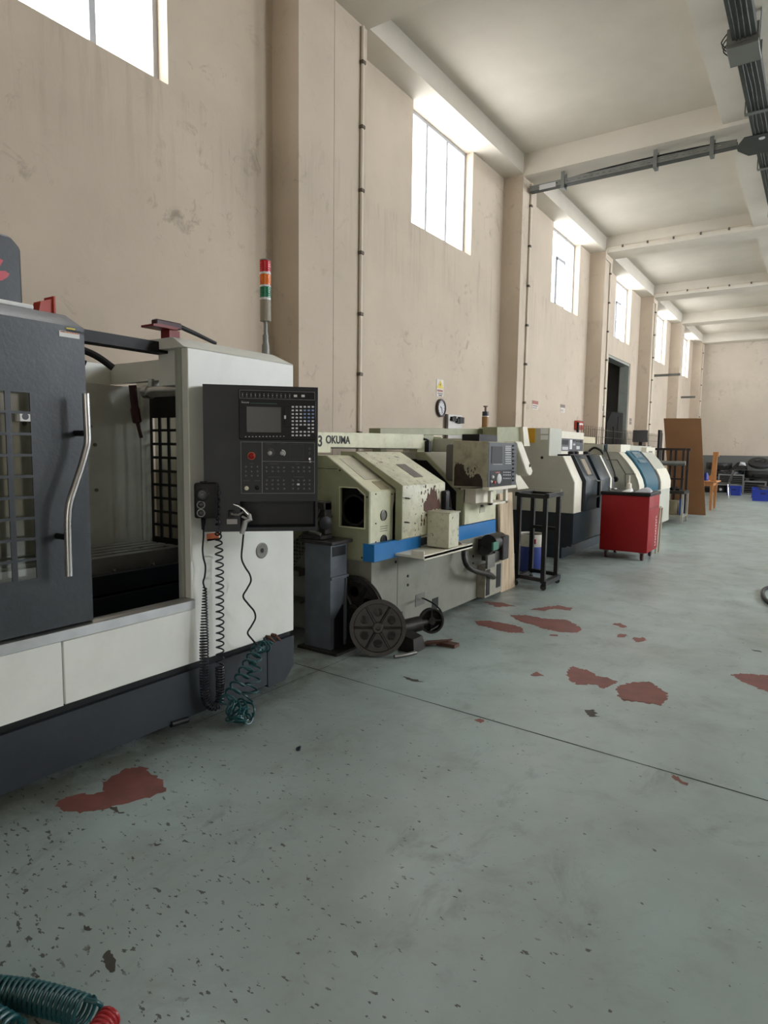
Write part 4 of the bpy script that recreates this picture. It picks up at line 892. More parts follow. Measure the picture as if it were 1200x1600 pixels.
# ---- small motor with a pulley beside them
mo = thing('electric_motor', 'greasy small electric motor with a pulley lying on the floor by the lathe bed', 'motor', (-2.46, 4.05, 0))
b = B().hull([(-2.52, 3.93, 0), (-2.38, 3.93, 0), (-2.38, 4.1, 0), (-2.52, 4.1, 0), (-2.52, 3.95, .12), (-2.40, 3.95, .1), (-2.40, 4.08, .1), (-2.52, 4.08, .13)]); b.build('bracket', OILY, mo)
b = B().cyl((-2.6, 3.98, .13), (-2.5, 4.2, .15), .06, seg=18).cyl((-2.5, 4.2, .15), (-2.47, 4.26, .155), .03); b.build('body', OILY, mo)
b = B().lathe((-2.44, 4.28, .165), (.75, -.6, .1), [(-.02, .085), (-.02, .1), (0, .09), (.02, .1), (.02, .085), (0, .08), (-.02, .085)], 30).lathe((-2.44, 4.28, .165), (.75, -.6, .1), [(-.015, .03), (.02, .03), (.02, .01)], 16)
for h in range(4):
    pass
b.tube([(-2.44, 4.28, .08), (-2.44, 4.28, .25)], .01, 6).tube([(-2.5, 4.2, .165), (-2.38, 4.36, .165)], .01, 6); b.build('pulley', OILY, mo)
b = B().tube(smooth_path([at(660, 935, 0, -2.72), at(664, 936, 0, -2.6), at(680, 945, 0, -2.5), at(690, 958, 0, -2.44), at(686, 975, 0, -2.4), at(672, 985, 0, -2.42)], 6), .007, 6); b.build('lead', BLACK, mo)
b = B().box(-2.36, -2.2, 4.22, 4.3, 0, .025).hull([(-2.44, 4.12, .02), (-2.44, 4.22, .02), (-2.24, 4.26, .06), (-2.24, 4.2, .06), (-2.44, 4.12, 0), (-2.44, 4.22, 0), (-2.24, 4.26, .05), (-2.24, 4.2, .05)]); b.build('foot_plate', RUST, mo)
b = B().tube(smooth_path([at(616, 1026, 2, .015), at(634, 1023, 2, .015), at(650, 1019, 2, .015)], 5), .014, 8); tag(b.build('steel_rod', DULL), 'short bent steel rod lying at the foot of the six-holed pulley', 'rod')

# ================================================================== plank, stand, barrel
pk = [at(776, 775, 0, -2.62), at(801, 775, 0, -2.62)]
b = B(); 
zt, zb = 1.06, .0
f0, f1 = at(780, 917, 0, -2.56), at(805, 906, 0, -2.56)
b.hull([(-2.718, 6.135, 1.05), (-2.718, 6.46, 1.05), (-2.742, 6.135, 1.05), (-2.742, 6.46, 1.05), (-2.708, 6.22, 0), (-2.708, 6.60, .0), (-2.732, 6.22, 0), (-2.732, 6.60, 0)])
tag(b.build('wooden_plank', PALEW), 'pale wooden plank leaning on the end of the cream lathe', 'plank')
sA, sB, sC, sD = at(803, 914, 2, 0), at(849, 923, 2, 0), at(872, 911, 2, 0), None
ex = (sC-sB); ey = (sA-sB); 
S0 = sB; S1 = sC; S2 = sA; S3 = sA+ex*1.0
sc_ = (S0+S1+S2+S3)/4
st = thing('steel_stand', 'black angle steel stand frame on low casters, open at the sides, right of the plank', 'stand', (sc_.x, sc_.y, 0))
up = Vector((0, 0, 1.0)); LG = BLACK
def bar(p, q, t=.04):
    b = B(); d = (q-p).normalized(); a = d.orthogonal().normalized() if abs(d.z) > .9 else Vector((0, 0, 1)); a = ex.normalized() if abs(d.z) > .9 else a; c = d.cross(a).normalized(); h = t/2
    b.hull([x+a*i*h+c*j*h for x in (p, q) for i in (-1, 1) for j in (-1, 1)]); return b
BS = mat('black stand steel', (34, 34, 36), .4, .3, scale=8, var=.15)
zl = Vector((0, 0, .075))
ZT = 1.02
inw = lambda p: p+(Vector((sc_.x, sc_.y, 0))-p)*.12
for s_ in (inw(S0), inw(S1), inw(S2), inw(S3)): bar(s_+zl, s_+Vector((0, 0, ZT)), .045).build('leg', BS, st)
for p, q in ((S0, S1), (S2, S3)): bar(p+zl, q+zl, .05).build('foot_bar', BS, st); bar(p+Vector((0, 0, ZT)), q+Vector((0, 0, ZT)), .045).build('top_bar', BS, st)
for p, q in ((inw(S0), inw(S2)), (inw(S1), inw(S3))): bar(p+zl+Vector((0, 0, .03)), q+zl+Vector((0, 0, .03)), .04).build('cross_bar', BS, st); bar(p+Vector((0, 0, ZT-.01)), q+Vector((0, 0, ZT-.01)), .045).build('top_bar', BS, st)
bar(inw(S1)+Vector((0, 0, .62)), inw(S3)+Vector((0, 0, .62)), .035).build('middle_bar', BS, st)
for p in (S0, S1, S2, S3):
    p = p+(Vector((sc_.x, sc_.y, 0))-p)*.06
    b = B().cyl(p+Vector((-.012, .012, .028)), p+Vector((.012, -.012, .028)), .028, seg=14); b.box(p.x-.02, p.x+.02, p.y-.02, p.y+.02, .045, .06); b.build('caster', BLACK, st)
bp = at(829, 896, 2, 0); bp = Vector((-2.93, 7.62, 0))
br = thing('plastic_barrel', 'blue barrel with a dirty white top half behind the black stand', 'barrel', tuple(bp))
b = B().lathe(bp, (0, 0, 1), [(0, .15), (.02, .16), (.3, .168), (.32, .163)], 28); b.build('lower_half', mat('worn blue barrel', (40, 58, 128), .5, dirt=.2, scale=5), br)
b = B().lathe(bp, (0, 0, 1), [(.318, .163), (.33, .168), (.46, .174), (.47, .172), (.47, .155), (.33, .15), (.32, .0)], 28); b.build('upper_half', mat('soiled white plastic', (206, 202, 190), .5, dirt=.3, scale=5), br)
for a in (-1.15, -.55):
    pass
b = B()
for k in range(2): p = Vector((bp.x, bp.y, .38))+Vector((math.cos(-.95-.3*k), math.sin(-.95-.3*k), 0))*.17; b.box(p.x-.012, p.x+.012, p.y-.012, p.y+.012, .36, .42)
b.build('red_print', plain('dull red print', (140, 40, 40)), br)
b = B().lathe(bp, (0, 0, 1), [(.3205, .01), (.33, .152), (.45, .156), (.44, .01)], 24); b.build('dark_contents', BLACK, br)

# ================================================================== SECOND LATHE (putty grey over navy)
F2, YS = -2.73, 8.6
l2 = thing('grey_lathe', 'putty grey lathe with navy sliding door and navy base, behind the black stand', 'lathe', (-3.4, 9.7, 0))
b = B().prism([(-4.05, .22), (-4.05, .655), (F2, .655), (F2, .24), (-2.82, .18), (-3.0, .16)], 1, YS+.01, 10.9).box(-3.95, -2.92, YS+.15, 10.6, 0, .2); b2_ = b.build('base', NAVY, l2)
b = B().box(-4.05, F2-.01, YS, YS+.01, .2, .655); b.build('base_end', NAVYD, b2_)
prof2 = [(-4.05, .655), (F2, .655), (F2, 1.075), (-2.905, 1.43), (-3.1, 1.43), (-3.1, 1.81), (-4.05, 1.81)]
b = B().prism(prof2, 1, YS, YS+.03, .004).box(-4.05, -3.1, YS+.03, 9.1, 1.0, 1.81); eb = b.build('end_panel', PUTTY, l2)
def yface(px, Y, name, m, parent, t=.004):
    a, c = at(px[0], px[1], 1, Y), at(px[2], px[3], 1, Y); return B().box(min(a.x, c.x), max(a.x, c.x), Y-t, Y+.001, min(a.z, c.z), max(a.z, c.z)).build(name, m, parent)
yface((825, 669, 836, 692), YS, 'yellow_folder', plain('ochre folder', (196, 148, 28), .5), eb, .02)
yface((845, 670, 856, 678), YS, 'paper_notice', WPRINT, eb); yface((845, 680, 856, 687), YS, 'paper_notice', WPRINT, eb)
b = B().box(-3.36, -2.9, YS-.03, YS, .66, .98).box(-3.35, -2.98, YS-.031, YS-.03, .66, .9); b.build('junction_door', PUTTY, eb)
b = B().cyl(at(847, 715, 1, YS), at(847, 715, 1, YS)+Vector((0, -.006, 0)), .02, seg=10); b.build('screw', OILY, eb)
b = B().prism([(F2-.02, .655), (F2, .655), (F2, 1.075), (-2.905, 1.43), (-2.93, 1.43), (F2-.02, 1.07)], 1, YS+.03, 8.93); b.box(-3.1, F2-.03, YS+.03, 8.9, .66, .98); b.build('front_strip', IVORY, l2)
b = B().box(-4.05, -3.05, 8.63, 10.9, .655, 1.42).prism([(-4.0, .655), (F2-.06, .655), (F2-.06, 1.05), (-2.95, 1.40), (-4.0, 1.40)], 1, 8.93, 10.85); b.build('inner_shell', NAVYD, l2)
def dprof(o, zt=1.44, zb=.66): return [(F2-.06, zb), (F2+o, zb), (F2+o, 1.09), (-2.915+o, zt), (-2.99, zt), (F2-.06, 1.05)]
b = B().prism(dprof(.045), 1, 8.99, 9.52, .004); d2 = b.build('sliding_door', NAVY, l2)
b = B().prism(dprof(.05), 1, 8.95, 8.99); b.build('door_edge', NAVYD, d2)
p0, p1 = Vector((F2+.046, 0, 1.09)), Vector((-2.87, 0, 1.44)); nn = Vector((.88, 0, .46))
def on2(y0, y1, t0, t1, o): a, c = p0.lerp(p1, t0), p0.lerp(p1, t1); return B().prism([(a.x, a.z), (c.x, c.z), (c.x+nn.x*o, c.z+nn.z*o), (a.x+nn.x*o, a.z+nn.z*o)], 1, y0, y1)
on2(9.1, 9.4, .16, .9, .004).build('window_rim', NAVYD, d2); on2(9.16, 9.34, .22, .84, .007).build('door_window', mat('hazy window', (150, 136, 118), .3, dirt=.4), d2)
b = B().tube([(F2+.05, 9.46, 1.07), (F2+.11, 9.46, 1.07), (F2+.11, 9.46, .86), (F2+.05, 9.46, .84)], .016, 8); b.build('door_handle', STEEL, d2)
b = B().prism(dprof(.045), 1, 9.68, 10.2, .004); b.build('fixed_panel', NAVY, l2)
b = B().prism(dprof(.05), 1, 10.2, 10.28); b.build('white_edge', IVORY, l2)
b = B().box(F2-.05, F2+.01, 9.53, 9.6, .70, 1.02); b.build('door_gap', BLACK, l2)
b = B().box(F2-.02, F2+.02, 10.0, 10.6, .22, .65); b.build('base_step', NAVY, l2)
XT = -3.3
a, c = at(858, 700, 0, XT), at(911, 669, 0, XT)
b = B().box(XT-.25, XT, 9.1, 10.78, 1.44, 1.80); tp = b.build('control_head', IVORY, l2)
def xface(px, X, name, m, parent, t=.004):
    a, c = at(px[0], px[1], 0, X), at(px[2], px[3], 0, X); return B().box(X-.001, X+t, min(a.y, c.y), max(a.y, c.y), min(a.z, c.z), max(a.z, c.z)).build(name, m, parent)
xface((874.5, 684.5, 910.5, 705), XT, 'control_face', plain('slate control', (74, 76, 80), .4), tp)
xface((890, 687, 893, 702), XT, 'white_strip', WPRINT, tp, .007); xface((876, 687, 887, 695), XT, 'screen', BLACK, tp, .007)
for q in ((895, 687, 899, 690), (900, 688, 905, 691), (906, 688, 909, 692), (900, 697, 905, 702), (878, 698, 887, 703), (895, 693, 898, 696)): xface(q, XT, 'button_row', LGREY if q[1] > 690 else BLACK, tp, .007)
xface((866, 684, 868, 700), XT, 'maker_strip', plain('strip print', (120, 116, 104)), tp)
b = B().box(-3.2, -2.92, 8.95, 9.9, 1.43, 1.452); b.build('head_ledge', BLACK, l2)
for y in (9.55, 9.75, 10.3): b = B().lathe((-3.1, y, 1.45), (0, 0, 1), [(0, .05), (.04, .05), (.05, .02)], 14); b.build('top_knob', BLACK, l2)
b = B().cyl((-3.2, 11.0, 1.40), (-3.2, 11.0, 1.5), .06).cyl((-3.2, 11.0, 1.5), (-3.2, 11.0, 1.55), .03); tag(b.build('oil_jar', IVORY), 'small cream jar standing at the end of the grey lathe', 'jar') if 0 else b.bm.free()

# ================================================================== THIRD LATHE (cream with a curved teal door)
l3 = thing('white_lathe', 'cream white lathe with a curved teal blue door, behind the red tool cart', 'lathe', (-3.3, 13.4, 0))
Y3 = 11.55
f3 = lambda x, y: at(900+x/6.668, 640+y/6.668, 1, Y3)
cv = [f3(*q) for q in ((440, 445), (480, 490), (520, 535), (560, 590), (600, 650), (640, 735), (655, 800))]
pr3 = [(p.x, p.z) for p in cv]
X3 = pr3[-1][0]
body = [(-3.93, .1), (X3+.01, .1), (X3, pr3[-1][1])]+pr3[::-1][1:]+[(-3.1, 1.50), (-3.93, 1.50)]
b = B().prism(body, 1, Y3, 14.3); b.build('body', PUTTY, l3)
b = B()
q0, q1 = f3(330, 440), f3(460, 440)
b.box(-3.9, -3.3, Y3+.4, 16.0, 1.45, 1.63); b.build('rear_tower', PUTTY, l3)
a_, c_ = f3(332, 362), f3(466, 438); b = B().box(a_.x, c_.x, Y3-.01, 12.2, c_.z-.01, a_.z); tb = b.build('top_box', IVORY, l3)
a_ = f3(290, 362); B().box(a_.x, f3(332, 362).x, Y3-.012, Y3+.3, f3(290, 438).z, a_.z).build('top_box_end', mat('blue grey enamel', (92, 112, 122)), tb)
b = B()
for q in (((395, 525), (430, 525)), ((430, 525), (520, 672)), ((520, 672), (625, 672)), ((515, 672), (515, 800)), ((240, 525), (395, 525))):
    b.tube([f3(*q[0])+Vector((0, -.001, 0)), f3(*q[1])+Vector((0, -.001, 0))], .006, 4)
b.build('panel_seams', JOINT, l3)
def curve_strip(name, y0, y1, out, m, k0=0, k1=None):
    pts = pr3[k0:k1]; n = len(pts); o = []
    for i, (x, z) in enumerate(pts):
        a = Vector(pts[max(0, i-1)]); c = Vector(pts[min(n-1, i+1)]); d = (c-a).normalized(); nm = Vector((-d.y, d.x)); nm = nm if nm.x > 0 else -nm
        o.append((x+nm.x*out, z+nm.y*out))
    return B().prism(pts+[(pts[-1][0], .78), (pts[-1][0]+out, .78)]+o[::-1], 1, y0, y1).build(name, m, l3)
curve_strip('cream_rib', Y3-.01, Y3+.35, .012, IVORY)
td = curve_strip('teal_door', Y3+.36, 12.9, .05, TEAL)
GB = mat('grey blue tint', (92, 120, 132), .25)
for k0, k1, y0, y1 in ((0, 3, 12.15, 12.75), (2, 4, 12.15, 12.75)):
    pts = pr3[k0:k1]; (xa_, za_), (xb_, zb_) = pts[0], pts[-1]; d = Vector((xb_-xa_, zb_-za_)).normalized(); nm = Vector((-d.y, d.x)); nm = nm if nm.x > 0 else -nm
    s0, s1 = Vector((xa_, za_)).lerp(Vector((xb_, zb_)), .2), Vector((xa_, za_)).lerp(Vector((xb_, zb_)), .85)
    B().prism([tuple(s0+nm*.045), tuple(s1+nm*.045), tuple(s1+nm*.062), tuple(s0+nm*.062)], 1, y0, y1).build('door_window', GB, l3)
curve_strip('dark_seam', 12.9, 13.15, .03, BLACK); curve_strip('end_cover', 13.15, 14.1, .05, IVORY, 4)
b = B().box(-3.3, -3.2, 15.0, 15.9, 1.25, 1.6); xb = b.build('relay_box', IVORY, l3)
b = B().box(-3.2, -3.195, 15.25, 15.6, 1.33, 1.52); b.build('relay_plate', plain('box print', (120, 114, 100)), xb)
b = B().tube([(-3.15, 11.5, 1.6), (-2.96, 11.5, 1.14), (-2.93, 11.5, 1.0)], .012, 6).lathe((-2.93, 11.47, 1.02), (0, -1, 0), [(0, .05), (.04, .04)], 12); b.build('lubrication_arm', BLACK, l3)
b = B().cyl((-2.72, 11.50, .79), (-2.72, 11.5, .93), .03, .02).cyl((-2.72, 11.5, .93), (-2.72, 11.5, 1.02), .012); b.build('grease_gun', IVORY, l3)
b = B().tube(smooth_path([(-3.4, 11.45, 1.5), (-3.3, 11.4, 1.56), (-3.2, 11.42, 1.52), (-3.15, 11.45, 1.45)]), .02, 6).box(-3.55, -3.2, 11.4, 11.55, 1.3, 1.42).box(-3.34, -3.26, 11.38, 11.46, 1.36, 1.44); b.build('valve_block', OILY, l3)
b = B().box(-3.32, -3.2, 12.9, 13.6, 1.5, 1.55, .01); b.build('top_clamp', OILY, l3)
# monitor on it
mp = at(1000, 690, 0, -3.45); mp.z = 1.63
mt_ = thing('computer_monitor', 'black flat computer monitor standing on top of the cream white lathe', 'monitor', tuple(mp))
fw = Vector((-mp.x, -mp.y, 0)).normalized(); rt_ = Vector((fw.y, -fw.x, 0)) ; rt_ = Vector((-fw.y, fw.x, 0))
MM = frame_matrix(mp, rt_, fw, (0, 0, 1))
b = B(MM).box(-.16, .16, -.02, .02, .09, .36, .006); b.build('screen', plain('screen black', (20, 22, 24), .2), mt_)
b = B(MM).box(-.03, .03, -.05, -.02, .0, .2).box(-.12, .12, -.1, .08, 0, .015); b.build('stand', BLACK, mt_)
b = B(MM).box(-.14, -.02, .1, .2, 0, .05).box(.02, .1, .12, .2, 0, .07, .01); tag(b.build('small_box', mat('speckled box', (110, 108, 104), .5, dirt=.5, scale=30)), 'small grey clutter box in front of the black monitor', 'box') if 0 else b.bm.free()

# ================================================================== RED TOOL CART
ct0 = at(945, 868, 2, 0)
cart = thing('tool_cart', 'bright red tool cart on casters with a black tray top full of tools', 'tool cart', (-2.2, 9.5, 0))
X0, X1, Y0, Y1 = -2.53, -1.885, 9.2, 9.86
b = B().box(X0, X1, Y0, Y1, .115, .90, .012, 2); cb = b.build('body', RED, cart)
b = B().box(X0-.012, X1+.012, Y0-.012, Y1+.012, .895, .945, .012, 2); b.build('top_tray', BLACK, cart)
b = B().box(X1-.002, X1+.004, Y0+.05, Y1-.05, .72, .74); b.build('drawer_line', plain('dark red', (110, 8, 12)), cb)
# upright white lettering on the side; its letters are too small to read in the photograph, so only blocks of print
b = B()
y_ = Y0+.46
for k in range(11):
    z_ = .17+k*.04
    b.box(X1-.001, X1+.0015, y_, y_+.06, z_, z_+.012).box(X1-.001, X1+.0015, y_+(.0 if k % 2 else .044), y_+(.016 if k % 2 else .06), z_, z_+.03)
    if k % 3: b.box(X1-.001, X1+.0015, y_+.02, y_+.027, z_, z_+.028)
b.build('side_lettering', WPRINT, cb)
def caster(x, y):
    b = B().box(x-.035, x+.035, y-.035, y+.035, .1, .117).box(x-.024, x-.018, y-.025, y+.025, .03, .1).box(x+.018, x+.024, y-.025, y+.025, .03, .1); c = b.build('caster', GALV, cart)
    b = B().cyl((x-.016, y, .05), (x+.016, y, .05), .05, seg=18); b.build('wheel', plain('caster red black', (62, 18, 20), .5), c)
for x in (X0+.08, X1-.08):
    for y in (Y0+.08, Y1-.08): caster(x, y)
def bits(name, label, cat, fn): tag(fn(), label, cat)
tt = .9455
b = B()
for k in range(7):
    a = Vector((X0+.05+R.random()*.12, Y0+.06+R.random()*.2, tt+.012+k*.004)); b.tube([a, a+Vector((R.uniform(-.06, .06), R.uniform(-.06, .06), .004))], .009, 6)
tag(b.build('tool_bits', plain('grey steel', (150, 150, 152), .35, .7)), 'small heap of grey tool bits on the red cart near its front corner', 'tools')['kind'] = 'stuff'
b = B().hull([(X1-.22, Y0+.1, tt), (X1-.02, Y0+.12, tt), (X1-.05, Y0+.42, tt), (X1-.25, Y0+.36, tt), (X1-.14, Y0+.14, tt+.05), (X1-.05, Y0+.24, tt+.055), (X1-.2, Y0+.3, tt+.03), (X1-.12, Y0+.38, tt+.06)]); tag(b.build('crumpled_cloth', mat('pale rag', (176, 178, 182), .7, dirt=.4, dirt_col=(60, 60, 62), scale=14)), 'crumpled pale rag heaped on the black top of the red cart', 'rag')
b = B().hull([(X1-.38, Y0+.03, tt), (X1-.27, Y0+.04, tt), (X1-.26, Y0+.2, tt), (X1-.36, Y0+.2, tt), (X1-.36, Y0+.05, tt+.012), (X1-.28, Y0+.19, tt+.05)]); tag(b.build('paper_sheet', WPRINT), 'folded white paper lying on the red cart beside the rag', 'paper')
b = B().lathe((X0+.3, Y0+.28, tt), (0, 0, 1), [(0, .04), (.1, .035), (.12, .012), (.2, .01), (.21, .016), (.22, 0)], 16); tag(b.build('oil_can', IVORY), 'small cream oil can with a thin spout standing on the red cart', 'oil can')
cp = at(1029, 826, 2, 0)
b = B(); q0 = Vector((-1.90, 10.0, 0)); b.tube([q0+Vector((-.03, 0, .01)), q0+Vector((0, 0, .68)), q0+Vector((0, .05, .70)), q0+Vector((.0, .15, .68)), q0+Vector((-.02, .17, .01))], .014, 8); tag(b.build('pipe_hoop', plain('cream tube', (190, 180, 156))), 'cream bent tube hoop standing behind the red tool cart', 'tube')

# ================================================================== RACK, BROWN BOARD, SMALL TABLE beyond the cart
Yr = 16.2
rk = thing('pipe_rack', 'dark steel rack holding long bars and pipes before the brown board', 'rack', (-2.95, Yr+.3, 0))
x0r, x1r = at(1020, 704, 1, Yr).x, at(1070, 704, 1, Yr).x
zt = at(1040, 703.5, 1, Yr).z
DR = mat('rusty dark steel', (52, 42, 38), .6, .3, scale=9, var=.2)
for x in (x0r+.12, x1r-.02, (x0r+x1r)/2+.06):
    for y in (Yr, Yr+.6): B().box(x-.025, x+.025, y-.025, y+.025, 0, zt).build('post', DR, rk)
for y in (Yr-.03, Yr+.63): B().box(x0r, x1r+.03, y-.03, y+.03, zt, zt+.05).build('top_beam', DR, rk)
b = B()
for zz in (zt-.28, zt-.66, .35): B().box(x0r+.05, x1r+.02, Yr-.05, Yr-.02, zz-.02, zz+.02).build('shelf_beam', DR, rk)
zz = at(1040, 723.5, 1, Yr-.12).z
b = B().cyl((x0r-.05, Yr-.12, zz), (x1r+.05, Yr-.12, zz), .055, seg=14); tag(b.build('steel_pipe', GALV), 'grey steel pipe lying across the dark rack', 'pipe')
bx = [at(1037, 653.6, 1, 17.2), at(1095.5, 653.6, 1, 17.2), at(1102.6, 805, 1, 17.05), at(1048, 805, 1, 17.05)]
b = B().hull([p+Vector((0, d, 0)) for p in bx for d in (0, .018)])
tag(b.build('hardboard_sheet', BROWN), 'tall brown hardboard sheet standing upright behind the dark rack', 'board')
wt = thing('small_table', 'small pale steel table with a dark littered top in front of the brown board', 'table', (-2.55, 15.0, 0))
W = [at(1038, 767, 1, 15.0), at(1074, 767, 1, 15.0)]
ta, tc = W[0].x, W[1].x-.02
PALE = mat('pale painted angle', (164, 160, 146), .5, dirt=.3, scale=8)
b = B().box(ta, tc, 14.75, 15.4, .62, .68); b.build('tabletop', OILY, wt)
for x in (ta+.04, tc-.03):
    for y in (14.79, 15.36): B().box(x-.022, x+.022, y-.022, y+.022, 0, .62).build('leg', PALE, wt)
b = B().box(ta+.03, tc-.02, 14.78, 14.81, .12, .16).box(ta+.03, tc-.02, 15.34, 15.37, .12, .16).box(tc-.05, tc-.02, 14.8, 15.35, .12, .16).box(ta+.03, ta+.06, 14.8, 15.35, .12, .16).box(ta+.03, tc-.02, 14.8, 15.35, .14, .155); b.build('lower_shelf', PALE, wt)
b = B().box(ta+.06, ta+.3, 14.95, 15.2, .1565, .46, .01); tag(b.build('carton', mat('tan carton', (150, 138, 112), .7)), 'tan carton standing on the lower shelf of the small pale table', 'carton')
b = B().hull([(ta+.33, 14.92, .162), (ta+.39, 14.92, .162), (ta+.39, 15.1, .162), (ta+.33, 15.1, .162), (ta+.32, 14.95, .5), (ta+.4, 14.94, .52), (ta+.4, 15.05, .5)]); tag(b.build('blue_cloth', mat('blue cloth', (24, 74, 142), .8)), 'blue cloth stuffed beside the carton under the small pale table', 'cloth')
b = B()
for k in range(9):
    a = Vector((R.uniform(ta+.06, tc-.08), R.uniform(14.85, 15.3), .68)); s_ = R.uniform(.03, .06); b.hull([a+Vector((R.uniform(-s_, s_), R.uniform(-s_, s_), 0 if i < 4 else R.uniform(.02, .07))) for i in range(9)])
o = tag(b.build('metal_scraps', OILY), 'dark metal scraps littering the top of the small pale table', 'scrap'); o['kind'] = 'stuff'

# black flat upright by the fence, orange warning box etc come with the walls; wooden table
wo = thing('wooden_table', 'varnished wooden table with one tall upright post, beyond the brown board', 'table', (-2.6, 18.9, 0))
Yt = 18.6
xl, xr = at(1096, 752, 1, Yt).x-.7, at(1119.5, 752, 1, Yt).x
zt = .76
b = B().box(xl, xr, Yt, Yt+.9, zt-.03, zt); b.build('tabletop', ORANW, wo)
b = B().box(xl+.03, xr-.1, Yt+.03, Yt+.055, zt-.13, zt-.03).box(xr-.12, xr-.095, Yt+.03, Yt+.87, zt-.13, zt-.03); b.build('apron', ORANW, wo)
for x, y in ((xr-.11, Yt+.06), (xr-.11, Yt+.8), (xl+.06, Yt+.06), (xl+.06, Yt+.8)): B().hull([(x+i*s_, y+j*s_, z) for z, s_ in ((zt-.03, .04), (0, .026)) for i in (-1, 1) for j in (-1, 1)]).build('leg', ORANW, wo)
b = B().hull([(xr-.16, Yt+.1, zt), (xr-.03, Yt+.1, zt), (xr-.16, Yt+.16, zt), (xr-.03, Yt+.16, zt), (xr-.13, Yt+.1, 1.52), (xr-.03, Yt+.1, 1.52), (xr-.13, Yt+.16, 1.52), (xr-.03, Yt+.16, 1.52)]).box(xr-.03, xr-.0, Yt+.1, Yt+.2, 1.4, 1.52); b.build('upright', ORANW, wo)
b = B().box(xl, xr-.16, Yt+.85, Yt+.88, zt, zt+.12); b.build('back_edge', ORANW, wo)
b = B().lathe((at(1103, 745, 1, 19.0).x, 19.0, zt+.001), (0, 0, 1), [(0, .07), (.12, .06), (.2, .04), (.2, 0)], 14); tag(b.build('blue_bottle', BLUEP), 'blue plastic bottle standing on the varnished wooden table', 'bottle')
# metal chair
cp = at(1128, 771, 2, 0); cp = Vector((cp.x, min(cp.y, 25.0), 0))
q = at(1128, 771, 1, 24.6)
chair = thing('metal_chair', 'dark chair with bright tubular legs facing the heap of car parts', 'chair', (q.x, 24.6, 0))
hx = q.x
for i, (dx, dy) in enumerate(((-.2, -.2), (.2, -.2), (-.2, .2), (.2, .2))): B().tube([(hx+dx*1.15, 24.6+dy*1.15, 0), (hx+dx*.9, 24.6+dy*.9, .46)], .016, 8).build('leg', CHROME, chair)
b = B().box(hx-.22, hx+.22, 24.38, 24.82, .45, .49, .01); b.build('seat', plain('grey seat', (60, 58, 56)), chair)
b = B().hull([(hx+.2, 24.4, .52), (hx+.2, 24.8, .52), (hx+.23, 24.4, .52), (hx+.23, 24.8, .52), (hx+.3, 24.42, .9), (hx+.3, 24.78, .9), (hx+.32, 24.42, .9), (hx+.32, 24.78, .9)]); b.build('backrest', plain('dark backrest', (58, 54, 54)), chair)
for y in (24.42, 24.78): B().tube([(hx+.18, y, .46), (hx+.31, y, .92)], .014, 8).build('back_post', DULL, chair)

# ================================================================== ON AND ALONG THE WALL
def wface(px, X, name, m, parent=None, t=.01, inset=.001):
    a, c = at(px[0], px[1], 0, X), at(px[2], px[3], 0, X)
    return B().box(X+inset, X+inset+t, min(a.y, c.y), max(a.y, c.y), min(a.z, c.z), max(a.z, c.z)).build(name, m, parent)
cc = at(689, 637.5, 0, XW+.02); r = .125
ck_ = thing('wall_clock', 'round wall clock with a dark brown rim below the yellow warning sign', 'clock', (XW, cc.y, cc.z-r))
B().lathe((XW+.001, cc.y, cc.z), (1, 0, 0), [(0, r), (.03, r), (.04, r*.93), (.04, r*.8), (.02, r*.76)], 40).build('rim', plain('clock rim brown', (48, 30, 28), .4), ck_)
dl = B().lathe((XW+.001, cc.y, cc.z), (1, 0, 0), [(0, r*.78), (.026, r*.78)], 40).build('dial', plain('clock dial', (206, 206, 208), .5), ck_)
b = B()
for k in range(12): a = k*PI/6; b.box(XW+.026, XW+.029, cc.y+.078*math.sin(a)-.004, cc.y+.078*math.sin(a)+.004, cc.z+.078*math.cos(a)-.007, cc.z+.078*math.cos(a)+.007)
b.build('hour_marking', plain('clock print', (70, 66, 66)), dl)
B().tube([(XW+.032, cc.y, cc.z), (XW+.032, cc.y-.035, cc.z+.02)], .005, 5).build('hour_hand', INK, ck_); B().tube([(XW+.036, cc.y, cc.z), (XW+.036, cc.y+.012, cc.z-.07)], .004, 5).build('minute_hand', INK, ck_)
def sign(label, px, parts, X=XW):
    a, c = at(px[0], px[1], 0, X), at(px[2], px[3], 0, X)
    t = thing('wall_sign', label, 'sign', (X, (a.y+c.y)/2, min(a.z, c.z))); y0, y1, z0, z1 = min(a.y, c.y), max(a.y, c.y), min(a.z, c.z), max(a.z, c.z)
    B().box(X+.001, X+.006, y0, y1, z0, z1).build('plate', parts.get('plate', plain('sign white', (212, 204, 194))), t)
    W_, H_ = y1-y0, z1-z0
    for k, (nm, u0, v0, u1, v1, m) in enumerate(parts['bands']): B().box(X+.006, X+.008, y0+W_*u0, y0+W_*u1, z0+H_*v0, z0+H_*v1).build(nm, m, t)
    return t, y0, y1, z0, z1
GR = plain('faded grey print', (120, 108, 100)); RP = plain('faded red print', (150, 88, 80)); YP = plain('sign yellow', (214, 190, 60))
t, y0, y1, z0, z1 = sign('white and yellow warning triangle sign above the round clock', (682, 592, 692, 620.5), {'bands': [('red_print', .1, .28, .9, .4, RP), ('grey_print', .15, .15, .9, .22, GR), ('dark_print', .3, .04, .8, .11, plain('dark print', (60, 56, 56)))]})
ym = (y0+y1)/2; h = z1-z0
B().prism([(y0+.004, z0+h*.48), (y1-.004, z0+h*.48), (ym, z0+h*.97)], 0, XW+.006, XW+.009).build('warning_triangle', YP, t)
